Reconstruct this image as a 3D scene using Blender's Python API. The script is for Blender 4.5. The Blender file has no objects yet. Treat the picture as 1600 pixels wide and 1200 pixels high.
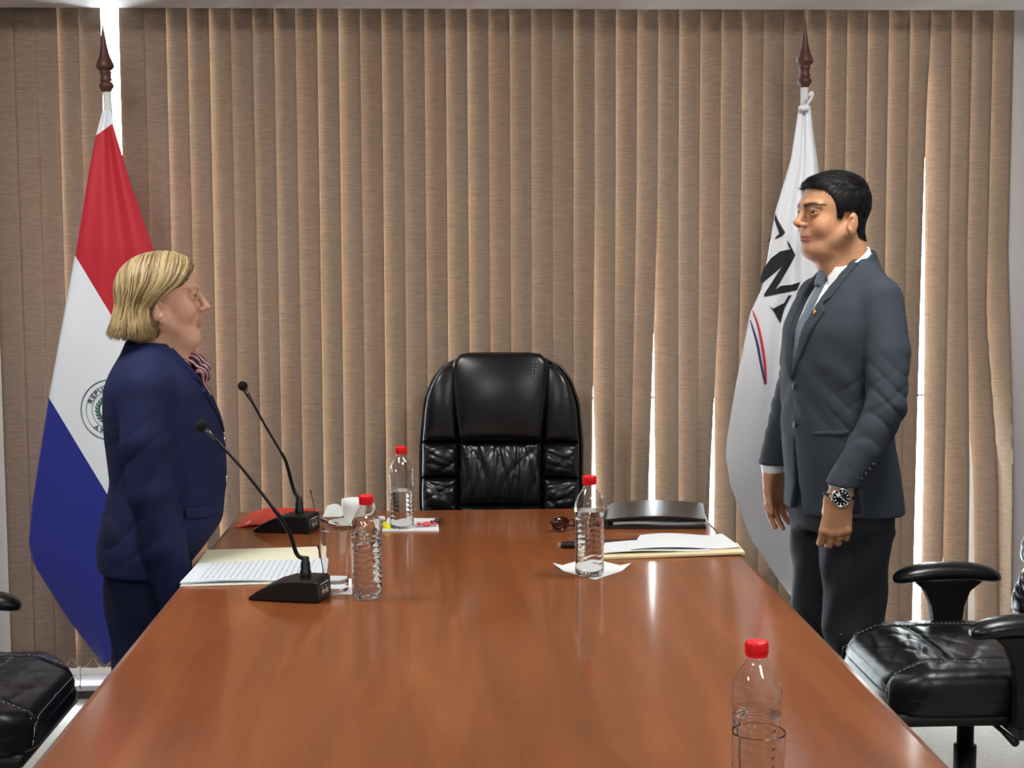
import bpy, bmesh, math, random
import numpy as np
from mathutils import Vector, Matrix, Euler
PI = math.pi
random.seed(7)
rng = np.random.default_rng(7)
S = bpy.context.scene
COL = S.collection

# ------------------------------------------------------------------ camera
F_PX, CAM_H = 2300.0, 1.5
YAW, PITCH, ROLL = math.radians(2.42), math.radians(4.97), math.radians(0.25)
cam_d = bpy.data.cameras.new('camera'); cam = bpy.data.objects.new('camera', cam_d); COL.objects.link(cam)
cam_d.sensor_width = 36.0; cam_d.sensor_fit = 'HORIZONTAL'; cam_d.lens = F_PX / 1600 * 36
cam_d.clip_start = 0.05; cam_d.clip_end = 200
CAM_R = (Matrix.Rotation(-YAW, 3, 'Z') @ Matrix.Rotation(PI/2 - PITCH, 3, 'X') @ Matrix.Rotation(-ROLL, 3, 'Z'))
cam.matrix_world = Matrix.Translation((0, 0, CAM_H)) @ CAM_R.to_4x4()
S.camera = cam
CAM_P = Vector((0, 0, CAM_H))
def ray(px, py):
    return CAM_R @ Vector(((px - 800) / F_PX, (600 - py) / F_PX, -1))
def W(px, py, Y):                       # point at depth Y
    d = ray(px, py); return CAM_P + d * (Y / d.y)
def T(px, py, z=0.75):                  # point on a horizontal plane
    d = ray(px, py); return CAM_P + d * ((z - CAM_H) / d.z)

# ------------------------------------------------------------------ world, light, exposure
wd = bpy.data.worlds.new('daylight'); S.world = wd; wd.use_nodes = True
bg = wd.node_tree.nodes['Background']
bg.inputs[0].default_value = (0.90, 0.95, 1.0, 1); bg.inputs[1].default_value = 38.0
S.view_settings.view_transform = 'Standard'; S.view_settings.look = 'None'
S.view_settings.gamma = 1; S.view_settings.use_curve_mapping = False
S.view_settings.exposure = 0.0
LAMP = 34.0                              # ceiling panel emission
try:
    S.cycles.use_denoising = True
    S.cycles.max_bounces = 10; S.cycles.transparent_max_bounces = 16; S.cycles.transmission_bounces = 10
    S.cycles.sample_clamp_indirect = 6.0
except Exception: pass

# ------------------------------------------------------------------ helpers
def lin(h):
    h = h.lstrip('#'); v = [int(h[i:i+2], 16) / 255 for i in (0, 2, 4)]
    return tuple(c / 12.92 if c <= .04045 else ((c + .055) / 1.055) ** 2.4 for c in v) + (1,)
MATS = {}
def mat(name, color='808080', rough=.5, metal=0, spec=.5, bump=0, bscale=200, var=0, vscale=20, trans=0, ior=1.45, coat=0, sheen=0, stretch=(1,1,1)):
    if name in MATS: return MATS[name]
    m = bpy.data.materials.new(name); m.use_nodes = True; nt = m.node_tree; b = nt.nodes['Principled BSDF']
    c = lin(color) if isinstance(color, str) else color
    b.inputs['Base Color'].default_value = c; b.inputs['Roughness'].default_value = rough
    b.inputs['Metallic'].default_value = metal; b.inputs['Specular IOR Level'].default_value = spec
    b.inputs['IOR'].default_value = ior; b.inputs['Transmission Weight'].default_value = trans
    b.inputs['Coat Weight'].default_value = coat; b.inputs['Coat Roughness'].default_value = .08
    if sheen: b.inputs['Sheen Weight'].default_value = sheen
    if bump or var:
        tc = nt.nodes.new('ShaderNodeTexCoord'); mp = nt.nodes.new('ShaderNodeMapping'); mp.inputs['Scale'].default_value = stretch
        nt.links.new(tc.outputs['Object'], mp.inputs['Vector'])
    if bump:
        n = nt.nodes.new('ShaderNodeTexNoise'); n.inputs['Scale'].default_value = bscale; n.inputs['Detail'].default_value = 3
        bp = nt.nodes.new('ShaderNodeBump'); bp.inputs['Strength'].default_value = bump; bp.inputs['Distance'].default_value = .002
        nt.links.new(mp.outputs[0], n.inputs['Vector']); nt.links.new(n.outputs[0], bp.inputs['Height']); nt.links.new(bp.outputs[0], b.inputs['Normal'])
    if var:
        n = nt.nodes.new('ShaderNodeTexNoise'); n.inputs['Scale'].default_value = vscale; n.inputs['Detail'].default_value = 4
        mx = nt.nodes.new('ShaderNodeMix'); mx.data_type = 'RGBA'
        mx.inputs['A'].default_value = tuple(x * (1 - var) for x in c[:3]) + (1,); mx.inputs['B'].default_value = tuple(min(1, x * (1 + var)) for x in c[:3]) + (1,)
        nt.links.new(mp.outputs[0], n.inputs['Vector']); nt.links.new(n.outputs[0], mx.inputs['Factor']); nt.links.new(mx.outputs['Result'], b.inputs['Base Color'])
    MATS[name] = m; return m
def pbsdf(m): return m.node_tree.nodes['Principled BSDF']

def tag(o, label=None, cat=None, group=None, kind=None):
    if label: o['label'] = label
    if cat: o['category'] = cat
    if group: o['group'] = group
    if kind: o['kind'] = kind
    return o
def empty(name, loc=(0,0,0), rz=0, label=None, cat=None, group=None):
    o = bpy.data.objects.new(name, None); COL.objects.link(o); o.location = loc; o.rotation_euler = (0, 0, rz)
    o.empty_display_size = .1
    return tag(o, label, cat, group)
def obj(name, verts, faces, m, parent=None, smooth=False, mats=None, fmi=None):
    me = bpy.data.meshes.new(name); me.from_pydata([tuple(v) for v in verts], [], [tuple(f) for f in faces])
    for mm in (mats or [m]): me.materials.append(mm)
    if fmi is not None: me.polygons.foreach_set('material_index', fmi)
    if smooth: me.polygons.foreach_set('use_smooth', [True] * len(me.polygons))
    me.update()
    o = bpy.data.objects.new(name, me); COL.objects.link(o); o.parent = parent
    return o
class MB:
    def __init__(s): s.v = []; s.f = []; s.sm = []
    def add(s, v, f, M=None, smooth=False):
        n = len(s.v)
        for p in v: s.v.append(tuple(M @ Vector(p)) if M is not None else tuple(p))
        for q in f: s.f.append(tuple(i + n for i in q)); s.sm.append(smooth)
        return s
    def box(s, lo, hi, bev=0, M=None, seg=2):
        bm = bmesh.new(); bmesh.ops.create_cube(bm, size=1)
        for v in bm.verts: v.co = Vector([lo[i] + (v.co[i] + .5) * (hi[i] - lo[i]) for i in range(3)])
        if bev: bmesh.ops.bevel(bm, geom=bm.edges[:] , offset=bev, segments=seg, affect='EDGES', profile=.5)
        bm.verts.index_update()
        s.add([v.co for v in bm.verts], [[v.index for v in f.verts] for f in bm.faces], M); bm.free(); return s
    def lathe(s, prof, n=32, M=None, fn=None, cap=True, smooth=True):
        v = []; f = []
        for (r, z) in prof:
            for k in range(n):
                a = 2 * PI * k / n; rr = fn(r, z, a) if fn else r
                v.append((rr * math.cos(a), rr * math.sin(a), z))
        for i in range(len(prof) - 1):
            for k in range(n):
                f.append((i*n+k, i*n+(k+1) % n, (i+1)*n+(k+1) % n, (i+1)*n+k))
        s.add(v, f, M, smooth)
        if cap:
            s.add([v[k] for k in range(n)], [tuple(reversed(range(n)))], M)
            s.add([v[(len(prof)-1)*n+k] for k in range(n)], [tuple(range(n))], M)
        return s
    def tube(s, pts, r, n=8, M=None, smooth=True, flat=1.0):
        pts = [Vector(p) for p in pts]; m = len(pts); rr = r if hasattr(r, '__len__') else [r] * m
        up = None; v = []; f = []
        for i, p in enumerate(pts):
            t = (pts[min(i+1, m-1)] - pts[max(i-1, 0)]); t = t.normalized() if t.length > 1e-9 else Vector((0,0,1))
            if up is None:
                up = Vector((0,0,1)) if abs(t.z) < .9 else Vector((1,0,0))
            a = t.cross(up); a = a.normalized() if a.length > 1e-6 else t.orthogonal().normalized()
            b = a.cross(t).normalized(); up = b
            for k in range(n):
                an = 2 * PI * k / n
                v.append(p + a * (rr[i] * math.cos(an)) + b * (rr[i] * flat * math.sin(an)))
        for i in range(m - 1):
            for k in range(n): f.append((i*n+k, i*n+(k+1) % n, (i+1)*n+(k+1) % n, (i+1)*n+k))
        f.append(tuple(reversed(range(n)))); f.append(tuple((m-1)*n+k for k in range(n)))
        return s.add(v, f, M, smooth)
    def prism(s, poly, d0, d1, M=None, axis='z', bev=0):
        def P(a, b, d): return {'z': (a, b, d), 'y': (a, d, b), 'x': (d, a, b)}[axis]
        n = len(poly)
        bm = bmesh.new()
        va = [bm.verts.new(P(a, b, d0)) for a, b in poly]; vb = [bm.verts.new(P(a, b, d1)) for a, b in poly]
        bm.faces.new(va); bm.faces.new(vb)
        for i in range(n): bm.faces.new((va[i], va[(i+1) % n], vb[(i+1) % n], vb[i]))
        bmesh.ops.recalc_face_normals(bm, faces=bm.faces[:])
        if bev: bmesh.ops.bevel(bm, geom=bm.edges[:], offset=bev, segments=2, affect='EDGES', profile=.5)
        bm.verts.index_update()
        s.add([v.co for v in bm.verts], [[v.index for v in f.verts] for f in bm.faces], M); bm.free(); return s
    def sph(s, c, r, n=16, M=None):
        r = r if hasattr(r, '__len__') else (r, r, r)
        prof = []
        v = []; f = []
        m = n // 2
        for i in range(m + 1):
            th = PI * i / m
            for k in range(n):
                a = 2 * PI * k / n
                v.append((c[0] + r[0]*math.sin(th)*math.cos(a), c[1] + r[1]*math.sin(th)*math.sin(a), c[2] - r[2]*math.cos(th)))
        for i in range(m):
            for k in range(n): f.append((i*n+k, i*n+(k+1) % n, (i+1)*n+(k+1) % n, (i+1)*n+k))
        return s.add(v, f, M, True)
    def build(s, name, m, parent=None, smooth=None, weld=False):
        o = obj(name, s.v, s.f, m, parent)
        fl = s.sm if smooth is None else [smooth] * len(s.f)
        o.data.polygons.foreach_set('use_smooth', fl); o.data.update()
        if weld:
            bm = bmesh.new(); bm.from_mesh(o.data); bmesh.ops.remove_doubles(bm, verts=bm.verts[:], dist=1e-6); bm.to_mesh(o.data); bm.free()
        return o
def copy_tree(o, parent=None, first=True):
    c = o.copy(); COL.objects.link(c); c.parent = parent
    for ch in list(o.children): copy_tree(ch, c, False)
    return c
def smoothcurve(pts, n=8):
    pts = [Vector(p) for p in pts]; out = []
    for i in range(len(pts) - 1):
        p0 = pts[max(i-1, 0)]; p1 = pts[i]; p2 = pts[i+1]; p3 = pts[min(i+2, len(pts)-1)]
        for k in range(n):
            t = k / n
            out.append(.5 * ((2*p1) + (p2-p0)*t + (2*p0-5*p1+4*p2-p3)*t*t + (3*p1-p0-3*p2+p3)*t**3))
    out.append(pts[-1]); return out

# ------------------------------------------------------------------ implicit surfaces (sampled field -> mesh)
def smin(a, b, k):
    if k <= 0: return np.minimum(a, b)
    h = np.clip(.5 + .5 * (a - b) / k, 0, 1)
    return a * (1 - h) + b * h - k * h * (1 - h)
def rotm(e): return np.array(Euler([math.radians(x) for x in e]).to_matrix(), dtype=np.float32)
def sstep(a, b, x): t = np.clip((x - a) / (b - a), 0, 1); return t * t * (3 - 2 * t)
class Fld:
    def __init__(s, lo, hi, h):
        s.h = h; s.lo = np.array(lo, np.float32)
        s.n = [int(math.ceil((hi[i] - lo[i]) / h)) + 1 for i in range(3)]
        s.ax = [(lo[i] + h * np.arange(s.n[i])).astype(np.float32) for i in range(3)]
        s.d = np.full(s.n, 1.0, np.float32)
    def grids(s, sl=None):
        sl = sl or (slice(None),) * 3
        return s.ax[0][sl[0]][:, None, None], s.ax[1][sl[1]][None, :, None], s.ax[2][sl[2]][None, None, :]
    def sub(s, lo, hi):
        r = []
        for i in range(3):
            a = max(0, int((lo[i] - s.lo[i]) / s.h)); b = min(s.n[i], int((hi[i] - s.lo[i]) / s.h) + 2)
            if b <= a: return None
            r.append(slice(a, b))
        return tuple(r)
    def put(s, sl, dn, k, cut):
        s.d[sl] = -smin(-s.d[sl], dn, k) if cut else smin(s.d[sl], dn, k)
        return s
    def ell(s, c, r, k=.01, rot=None, cut=False):
        p = max(r) + 2 * k + 2 * s.h; sl = s.sub([x - p for x in c], [x + p for x in c])
        if sl is None: return s
        X, Y, Z = s.grids(sl); X = X - c[0]; Y = Y - c[1]; Z = Z - c[2]
        if rot:
            R = rotm(rot).T
            X, Y, Z = R[0,0]*X+R[0,1]*Y+R[0,2]*Z, R[1,0]*X+R[1,1]*Y+R[1,2]*Z, R[2,0]*X+R[2,1]*Y+R[2,2]*Z
        k0 = np.sqrt((X/r[0])**2 + (Y/r[1])**2 + (Z/r[2])**2); k1 = np.sqrt((X/r[0]**2)**2 + (Y/r[1]**2)**2 + (Z/r[2]**2)**2) + 1e-9
        return s.put(sl, (k0 * (k0 - 1) / k1).astype(np.float32), k, cut)
    def cone(s, a, b, ra, rb, k=.01, cut=False):
        a = np.array(a, float); b = np.array(b, float); p = max(ra, rb) + 2 * k + 2 * s.h
        sl = s.sub(np.minimum(a, b) - p, np.maximum(a, b) + p)
        if sl is None: return s
        X, Y, Z = s.grids(sl); ab = b - a; L = float(ab @ ab) + 1e-12
        t = np.clip(((X-a[0])*ab[0] + (Y-a[1])*ab[1] + (Z-a[2])*ab[2]) / L, 0, 1)
        d = np.sqrt((X-a[0]-t*ab[0])**2 + (Y-a[1]-t*ab[1])**2 + (Z-a[2]-t*ab[2])**2) - (ra + (rb - ra) * t)
        return s.put(sl, d.astype(np.float32), k, cut)
    def chain(s, pts, rs, k=.005, cut=False):
        for i in range(len(pts) - 1): s.cone(pts[i], pts[i+1], rs[i], rs[i+1], k, cut)
        return s
    def rbox(s, c, hs, r, k=.005, rot=None, cut=False):
        p = float(np.linalg.norm(hs)) + 2 * k + 2 * s.h; sl = s.sub([x - p for x in c], [x + p for x in c])
        if sl is None: return s
        X, Y, Z = s.grids(sl); X = X - c[0]; Y = Y - c[1]; Z = Z - c[2]
        if rot:
            R = rotm(rot).T
            X, Y, Z = R[0,0]*X+R[0,1]*Y+R[0,2]*Z, R[1,0]*X+R[1,1]*Y+R[1,2]*Z, R[2,0]*X+R[2,1]*Y+R[2,2]*Z
        qx, qy, qz = np.abs(X) - hs[0] + r, np.abs(Y) - hs[1] + r, np.abs(Z) - hs[2] + r
        d = np.sqrt(np.maximum(qx, 0)**2 + np.maximum(qy, 0)**2 + np.maximum(qz, 0)**2) + np.minimum(np.maximum(np.maximum(qx, qy), qz), 0) - r
        return s.put(sl, d.astype(np.float32), k, cut)
    def loft(s, secs, k=.01, p=2.0, clip=True):       # (z, cx, cy, ax, ay) rising
        sec = np.array(sorted(secs), float); z = s.ax[2]
        # smooth interpolation of the sections
        def ip(j):
            zz = np.linspace(sec[0,0], sec[-1,0], 400); v = np.interp(zz, sec[:,0], sec[:,j])
            w = max(3, int(.035 / (zz[1] - zz[0]))); ker = np.ones(w) / w
            v2 = np.convolve(np.pad(v, (w//2, w - 1 - w//2), mode='edge'), ker, 'valid'); return np.interp(z, zz, v2).astype(np.float32)[None, None, :]
        cx, cy, ax, ay = ip(1), ip(2), ip(3), ip(4); X, Y, Z = s.grids()
        q = (np.abs((X - cx) / ax) ** p + np.abs((Y - cy) / ay) ** p) ** (1 / p)
        d = (q - 1) * np.minimum(ax, ay)
        if clip: d = np.maximum(d, np.maximum(sec[0,0] - Z, Z - sec[-1,0]))
        s.d = smin(s.d, d.astype(np.float32), k); return s
    def mesh(s):
        d = s.d; ins = d < 0
        n = d.shape
        c = [ins[i:n[0]-1+i, j:n[1]-1+j, k:n[2]-1+k] for i in (0,1) for j in (0,1) for k in (0,1)]
        an = c[0].copy(); al = c[0].copy()
        for q in c[1:]: an |= q; al &= q
        m = an & ~al; idx = np.argwhere(m)
        if len(idx) == 0: return np.zeros((0,3)), np.zeros((0,4), int)
        off = [(i,j,k) for i in (0,1) for j in (0,1) for k in (0,1)]
        val = np.stack([d[idx[:,0]+o[0], idx[:,1]+o[1], idx[:,2]+o[2]] for o in off], 1)
        acc = np.zeros((len(idx), 3)); cnt = np.zeros(len(idx))
        for a in range(8):
            for b in range(a + 1, 8):
                if sum(abs(off[a][q] - off[b][q]) for q in range(3)) != 1: continue
                va, vb = val[:,a], val[:,b]; cr = (va < 0) != (vb < 0)
                t = np.where(cr, va / np.where(cr, va - vb, 1), 0)
                pa, pb = np.array(off[a], float), np.array(off[b], float)
                acc += np.where(cr[:,None], pa + t[:,None] * (pb - pa), 0); cnt += cr
        V = (idx + acc / cnt[:,None]) * s.h + s.lo
        im = np.full(m.shape, -1, np.int64); im[m] = np.arange(len(idx))
        faces = []
        for axn in range(3):
            sl0 = [slice(None)] * 3; sl1 = [slice(None)] * 3
            sl0[axn] = slice(0, n[axn]-1); sl1[axn] = slice(1, n[axn])
            a = ins[tuple(sl0)]; b = ins[tuple(sl1)]; e = np.argwhere(a != b)
            o1, o2 = [(1,2),(2,0),(0,1)][axn]
            ok = (e[:,o1] > 0) & (e[:,o2] > 0) & (e[:,o1] < n[o1]-1) & (e[:,o2] < n[o2]-1); e = e[ok]
            flip = ~a[tuple(e.T)]
            def cell(d1, d2):
                q = e.copy(); q[:,o1] += d1; q[:,o2] += d2; return im[tuple(q.T)]
            q = np.stack([cell(-1,-1), cell(0,-1), cell(0,0), cell(-1,0)], 1)
            q[flip] = q[flip][:, ::-1]; faces.append(q)
        return V, np.concatenate(faces)
    def copy(s):
        c = Fld.__new__(Fld); c.h = s.h; c.lo = s.lo; c.n = s.n; c.ax = s.ax; c.d = s.d.copy(); return c
    def crop(s, lo, hi):
        sl = s.sub(lo, hi); c = Fld.__new__(Fld); c.h = s.h; c.ax = [s.ax[i][sl[i]] for i in range(3)]
        c.lo = np.array([a[0] for a in c.ax], np.float32); c.n = [len(a) for a in c.ax]; c.d = s.d[sl].copy(); return c
def fast_mesh(name, V, Fq):
    me = bpy.data.meshes.new(name); nf = len(Fq); k = Fq.shape[1]
    me.vertices.add(len(V)); me.vertices.foreach_set('co', np.asarray(V, np.float32).ravel())
    me.loops.add(nf * k); me.loops.foreach_set('vertex_index', np.asarray(Fq, np.int32).ravel())
    me.polygons.add(nf); me.polygons.foreach_set('loop_start', np.arange(0, nf * k, k, dtype=np.int32))
    me.polygons.foreach_set('use_smooth', np.ones(nf, bool)); me.update(calc_edges=True); return me
def relax(V, Fq, it=1, lam=.5):
    for _ in range(it):
        acc = np.zeros_like(V); cnt = np.zeros(len(V))
        for a, b in ((0,1),(1,2),(2,3),(3,0)):
            for p, q in ((a,b),(b,a)):
                np.add.at(acc, Fq[:,p], V[Fq[:,q]]); np.add.at(cnt, Fq[:,p], 1)
        V = V * (1 - lam) + lam * acc / np.maximum(cnt, 1)[:,None]
    return V
def fobj(name, fld, m, parent=None, it=1, M=None, color=None):
    V, Q = fld.mesh(); V = relax(V, Q, it) if it else V
    me_col = color(V) if color else None
    if M is not None:
        A = np.array(M); V = V @ A[:3,:3].T + A[:3,3]
    me = fast_mesh(name, V, Q); me.materials.append(m)
    if me_col is not None:
        at = me.color_attributes.new('Col', 'FLOAT_COLOR', 'POINT'); at.data.foreach_set('color', np.concatenate([me_col, np.ones((len(V),1))], 1).astype(np.float32).ravel())
    o = bpy.data.objects.new(name, me); COL.objects.link(o); o.parent = parent; return o
def poly2(P, U, V):                      # signed distance to a 2-D polygon
    P = np.array(P, np.float32); d = np.full(np.broadcast(U, V).shape, 1e9, np.float32); s = np.ones(d.shape, np.float32); n = len(P)
    for i in range(n):
        a = P[i]; b = P[i-1]; e = b - a; wx = U - a[0]; wy = V - a[1]
        t = np.clip((wx * e[0] + wy * e[1]) / (e @ e + 1e-12), 0, 1)
        d = np.minimum(d, (wx - e[0]*t)**2 + (wy - e[1]*t)**2)
        c1 = (V >= a[1]) & True; c2 = V < b[1]; c3 = e[0] * wy > e[1] * wx
        al = (c1 & c2 & c3) | (~c1 & ~c2 & ~c3); s = np.where(al, -s, s)
    return s * np.sqrt(d)
# ------------------------------------------------------------------ the room
BL_Y = 4.90                                        # plane of the blind
m_wall = mat('painted wall', 'b9b8bb', .7, bump=.05, bscale=300)
m_ceil = mat('white ceiling', 'cfccca', .8)
m_floor = mat('grey carpet tile', 'a8a49e', .9, bump=.4, bscale=400, var=.25, vscale=60)
m_base = mat('dark baseboard', '4a3a34', .5)
m_frame = mat('white window frame', 'd8dade', .4)
def struct(o): o['kind'] = 'structure'; return o
XL, XR, YB, YF, ZC = -3.2, 3.0, 5.06, -1.6, 2.62
gl = W(4, 720, BL_Y).x; gr = W(1579, 10, BL_Y).x     # opening behind the blind
WZ0, WZ1 = W(130, 1057, 5.06).z, 2.45
struct(MB().box((XL-.2, YF-.2, -.1), (XR+.2, YB+.3, 0)).build('floor', m_floor))
struct(MB().box((XL-.2, YF-.2, ZC), (XR+.2, YB+.3, ZC+.1)).build('ceiling', m_ceil))
struct(MB().box((XL-.15, YF, 0), (XL, YB, ZC)).build('wall_left', m_wall))
struct(MB().box((XR, YF, 0), (XR+.15, YB, ZC)).build('wall_right', m_wall))
struct(MB().box((XL, YF-.15, 0), (XR, YF, ZC)).build('wall_front', m_wall))
wb = MB()
wb.box((XL, BL_Y+.035, 0), (gl + .03, YB+.16, ZC)); wb.box((gr, BL_Y+.035, 0), (XR, YB+.16, ZC))
gl2 = gl + .03; wb.box((gl2, YB, 0), (gr, YB+.16, WZ0-.045)); wb.box((gl2, YB, WZ1), (gr, YB+.16, ZC))
struct(wb.build('wall_back', m_wall))
# lowered soffit the blind is fixed under
so_z = W(800, 14, 4.86).z
sof = MB().box((XL, 4.62, so_z), (XR, 4.86, ZC)).build('trim_1', m_ceil); struct(sof)
struct(MB().box((gl2, YB-.09, 0), (gr, YB, WZ0-.024)).build('baseboard_back', m_base))
struct(MB().box((gl2, BL_Y+.06, WZ0-.023), (gr, YB+.05, WZ0-.003), .003).build('trim_2', mat('pale sill', 'c9cede', .35)))
win = empty('window_1', ((gl2+gr)/2, YB+.05, WZ0)); win['kind'] = 'structure'
wx0, wx1 = gl2 - win.location.x, gr - win.location.x; hz = WZ1 - WZ0
MB().box((wx0, -.03, 0), (wx1, .04, .05)).box((wx0, -.03, hz-.05), (wx1, .04, hz)).box((wx0, -.03, .05), (wx0+.05, .04, hz-.05)).box((wx1-.05, -.03, .05), (wx1, .04, hz-.05)).build('window_frame', m_frame, win)
npan = 4
m_glass = bpy.data.materials.new('window glass'); m_glass.use_nodes = True; nt = m_glass.node_tree
for n in list(nt.nodes): nt.nodes.remove(n)
o_ = nt.nodes.new('ShaderNodeOutputMaterial'); mx = nt.nodes.new('ShaderNodeMixShader'); tr = nt.nodes.new('ShaderNodeBsdfTransparent'); gs = nt.nodes.new('ShaderNodeBsdfGlossy'); gs.inputs['Roughness'].default_value = .02
fr = nt.nodes.new('ShaderNodeFresnel'); fr.inputs[0].default_value = 1.3; tr.inputs[0].default_value = (.93,.96,.96,1)
nt.links.new(fr.outputs[0], mx.inputs[0]); nt.links.new(tr.outputs[0], mx.inputs[1]); nt.links.new(gs.outputs[0], mx.inputs[2]); nt.links.new(mx.outputs[0], o_.inputs[0])
pw = (wx1 - wx0 - .1) / npan
for i in range(npan):
    a = wx0 + .05 + i * pw
    MB().box((a, .0, .05), (a + pw, .006, hz-.05)).build('pane', m_glass, win)
    if i: MB().box((a - .02, -.02, .05), (a + .02, .035, hz-.05)).build('mullion', m_frame, win)
rz = W(1003, 623, YB).z - WZ0
MB().box((wx0+.05, -.01, rz-.004), (wx1-.05, -.001, rz+.004)).build('transom', mat('grey frame', '77797c', .5), win)

# ------------------------------------------------------------------ vertical blind
def slat_material():
    m = bpy.data.materials.new('slubby brown blind fabric'); m.use_nodes = True; nt = m.node_tree
    for n in list(nt.nodes): nt.nodes.remove(n)
    N = nt.nodes.new; L = nt.links.new
    out = N('ShaderNodeOutputMaterial'); mix = N('ShaderNodeMixShader'); df = N('ShaderNodeBsdfDiffuse'); ts = N('ShaderNodeBsdfTranslucent')
    tc = N('ShaderNodeNewGeometry'); mp = N('ShaderNodeMapping'); mp.inputs['Scale'].default_value = (16, 16, 210)
    n1 = N('ShaderNodeTexNoise'); n1.inputs['Scale'].default_value = 1.6; n1.inputs['Detail'].default_value = 5; n1.inputs['Roughness'].default_value = .72
    L(tc.outputs['Position'], mp.inputs[0]); L(mp.outputs[0], n1.inputs['Vector'])
    r = N('ShaderNodeValToRGB'); r.color_ramp.elements[0].position = .28; r.color_ramp.elements[1].position = .74
    r.color_ramp.elements[0].color = lin('7a6a5c'); r.color_ramp.elements[1].color = lin('a08d7d')
    L(n1.outputs[0], r.inputs[0])
    L(r.outputs[0], df.inputs[0])
    hs = N('ShaderNodeHueSaturation'); hs.inputs['Saturation'].default_value = 1.25; hs.inputs['Value'].default_value = .85
    L(r.outputs[0], hs.inputs['Color']); L(hs.outputs[0], ts.inputs[0])
    mix.inputs[0].default_value = .03
    bp = N('ShaderNodeBump'); bp.inputs['Strength'].default_value = .25; bp.inputs['Distance'].default_value = .001
    L(n1.outputs[0], bp.inputs['Height']); L(bp.outputs[0], df.inputs['Normal'])
    L(df.outputs[0], mix.inputs[1]); L(ts.outputs[0], mix.inputs[2]); L(mix.outputs[0], out.inputs[0])
    return m
m_slat = slat_material()
BX0 = W(24, 100, BL_Y).x; BX1 = W(1580, 100, BL_Y).x; NP = 47; PIT = (BX1 - BX0) / NP; SW = PIT * 40.5 / 33.1
BZ0 = W(100, 1043, BL_Y).z; BZ1 = so_z + .05
blind = empty('vertical_blind', ((BX0+BX1)/2, BL_Y, BZ0), 0, 'brown fabric vertical blind with hanging slats covering the whole window', 'blind')
bc = blind.location.copy()
MB().box((max(BX0-.1, gl+.002)-bc.x, -.02, BZ1-BZ0-.03), (BX1-bc.x, .025, BZ1-BZ0-.0005)).build('headrail', m_frame, blind)
SPEC = {27:(-4,40,330), 28:(-3,27,300), 29:(-8,40,300), 30:(-12,39,330), 31:(2,36,330), 32:(0,36,400), 33:(-13,37,450), 34:(-4,32,450), 43:(-10,40,85), 44:(1,25,85), 45:(11,36,400), 46:(24,33,500), 47:(14,13,400)}
px = PIT / 33.1
random.seed(3)
for i in range(0, NP + 1):
    if i == 5: continue
    xr = BX0 + i * PIT
    a0 = math.radians(random.choice([11, 13, 15, 17, 7]) + 10.0 * i / NP + random.uniform(-1.5, 1.5)); a1 = a0 + math.radians(random.uniform(-2, 5)); dx1 = random.uniform(-1, 1) * px; z0r = 200
    if i in SPEC:
        d_, w_, z0r = SPEC[i]; dx1 = d_ * px; a1 = max(a0, math.acos(min(1, w_ / 41.0)))
    H = BZ1 - BZ0 - .012; nz = 24; nw = 6; v = []; f = []
    zr = W(800, z0r, BL_Y).z - BZ0; zb = W(800, 750, BL_Y).z - BZ0
    bow = random.uniform(.002, .005)
    for j in range(nz + 1):
        z = H * j / nz; t = (zr - z) / (zr - zb); t = max(0, t) ** (.42 if i in (43, 44) else 1) if t < 1 else 1 + (t - 1) * .35
        a = a0 + (a1 - a0) * min(t, 1.0); xo = xr + dx1 * t
        for k in range(nw + 1):
            u = k / nw; w = (u - 1) * SW; b = bow * (4 * u * (1 - u))
            v.append((max(gl, xo + w * math.cos(a)) - bc.x, -w * math.sin(a) - b - SW * .5 * math.sin(a), z))
    for j in range(nz):
        for k in range(nw):
            q = j * (nw + 1) + k; f.append((q, q + 1, q + nw + 2, q + nw + 1))
    n0 = len(v); v += [(x, y + .0007, z) for x, y, z in v]; f += [tuple(reversed([q + n0 for q in g])) for g in f]
    def rim(a, b): f.append((a, b, b + n0, a + n0))
    for k in range(nw): rim(k + 1, k); rim(nz*(nw+1)+k, nz*(nw+1)+k+1)
    for j in range(nz): rim(j*(nw+1), (j+1)*(nw+1)); rim((j+1)*(nw+1)+nw, j*(nw+1)+nw)
    sl = obj('slat', v, f, m_slat, blind, True)
    # sewn weight pocket at the bottom and the link of spacer chain to the next slat
    lo = [v[k] for k in range(nw + 1)]; hi_ = .05
    MB().tube([(p[0], p[1] - .0015, hi_) for p in lo], .0009, 5).build('hem_stitch', mat('blind hem thread', 'b09a86', .8), sl)
    if i < NP and i != 4:
        x0 = xr - bc.x - .012; x1 = x0 + PIT - .004; zc = .035
        pts = [(x0 + (x1 - x0) * t, -.012, zc - .034 * math.sin(PI * t) * 1.0) for t in [q / 12 for q in range(13)]]
        MB().tube(pts, .0012, 5).build('spacer_chain', mat('white bead chain', 'cdc6bd', .4), blind)

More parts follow.
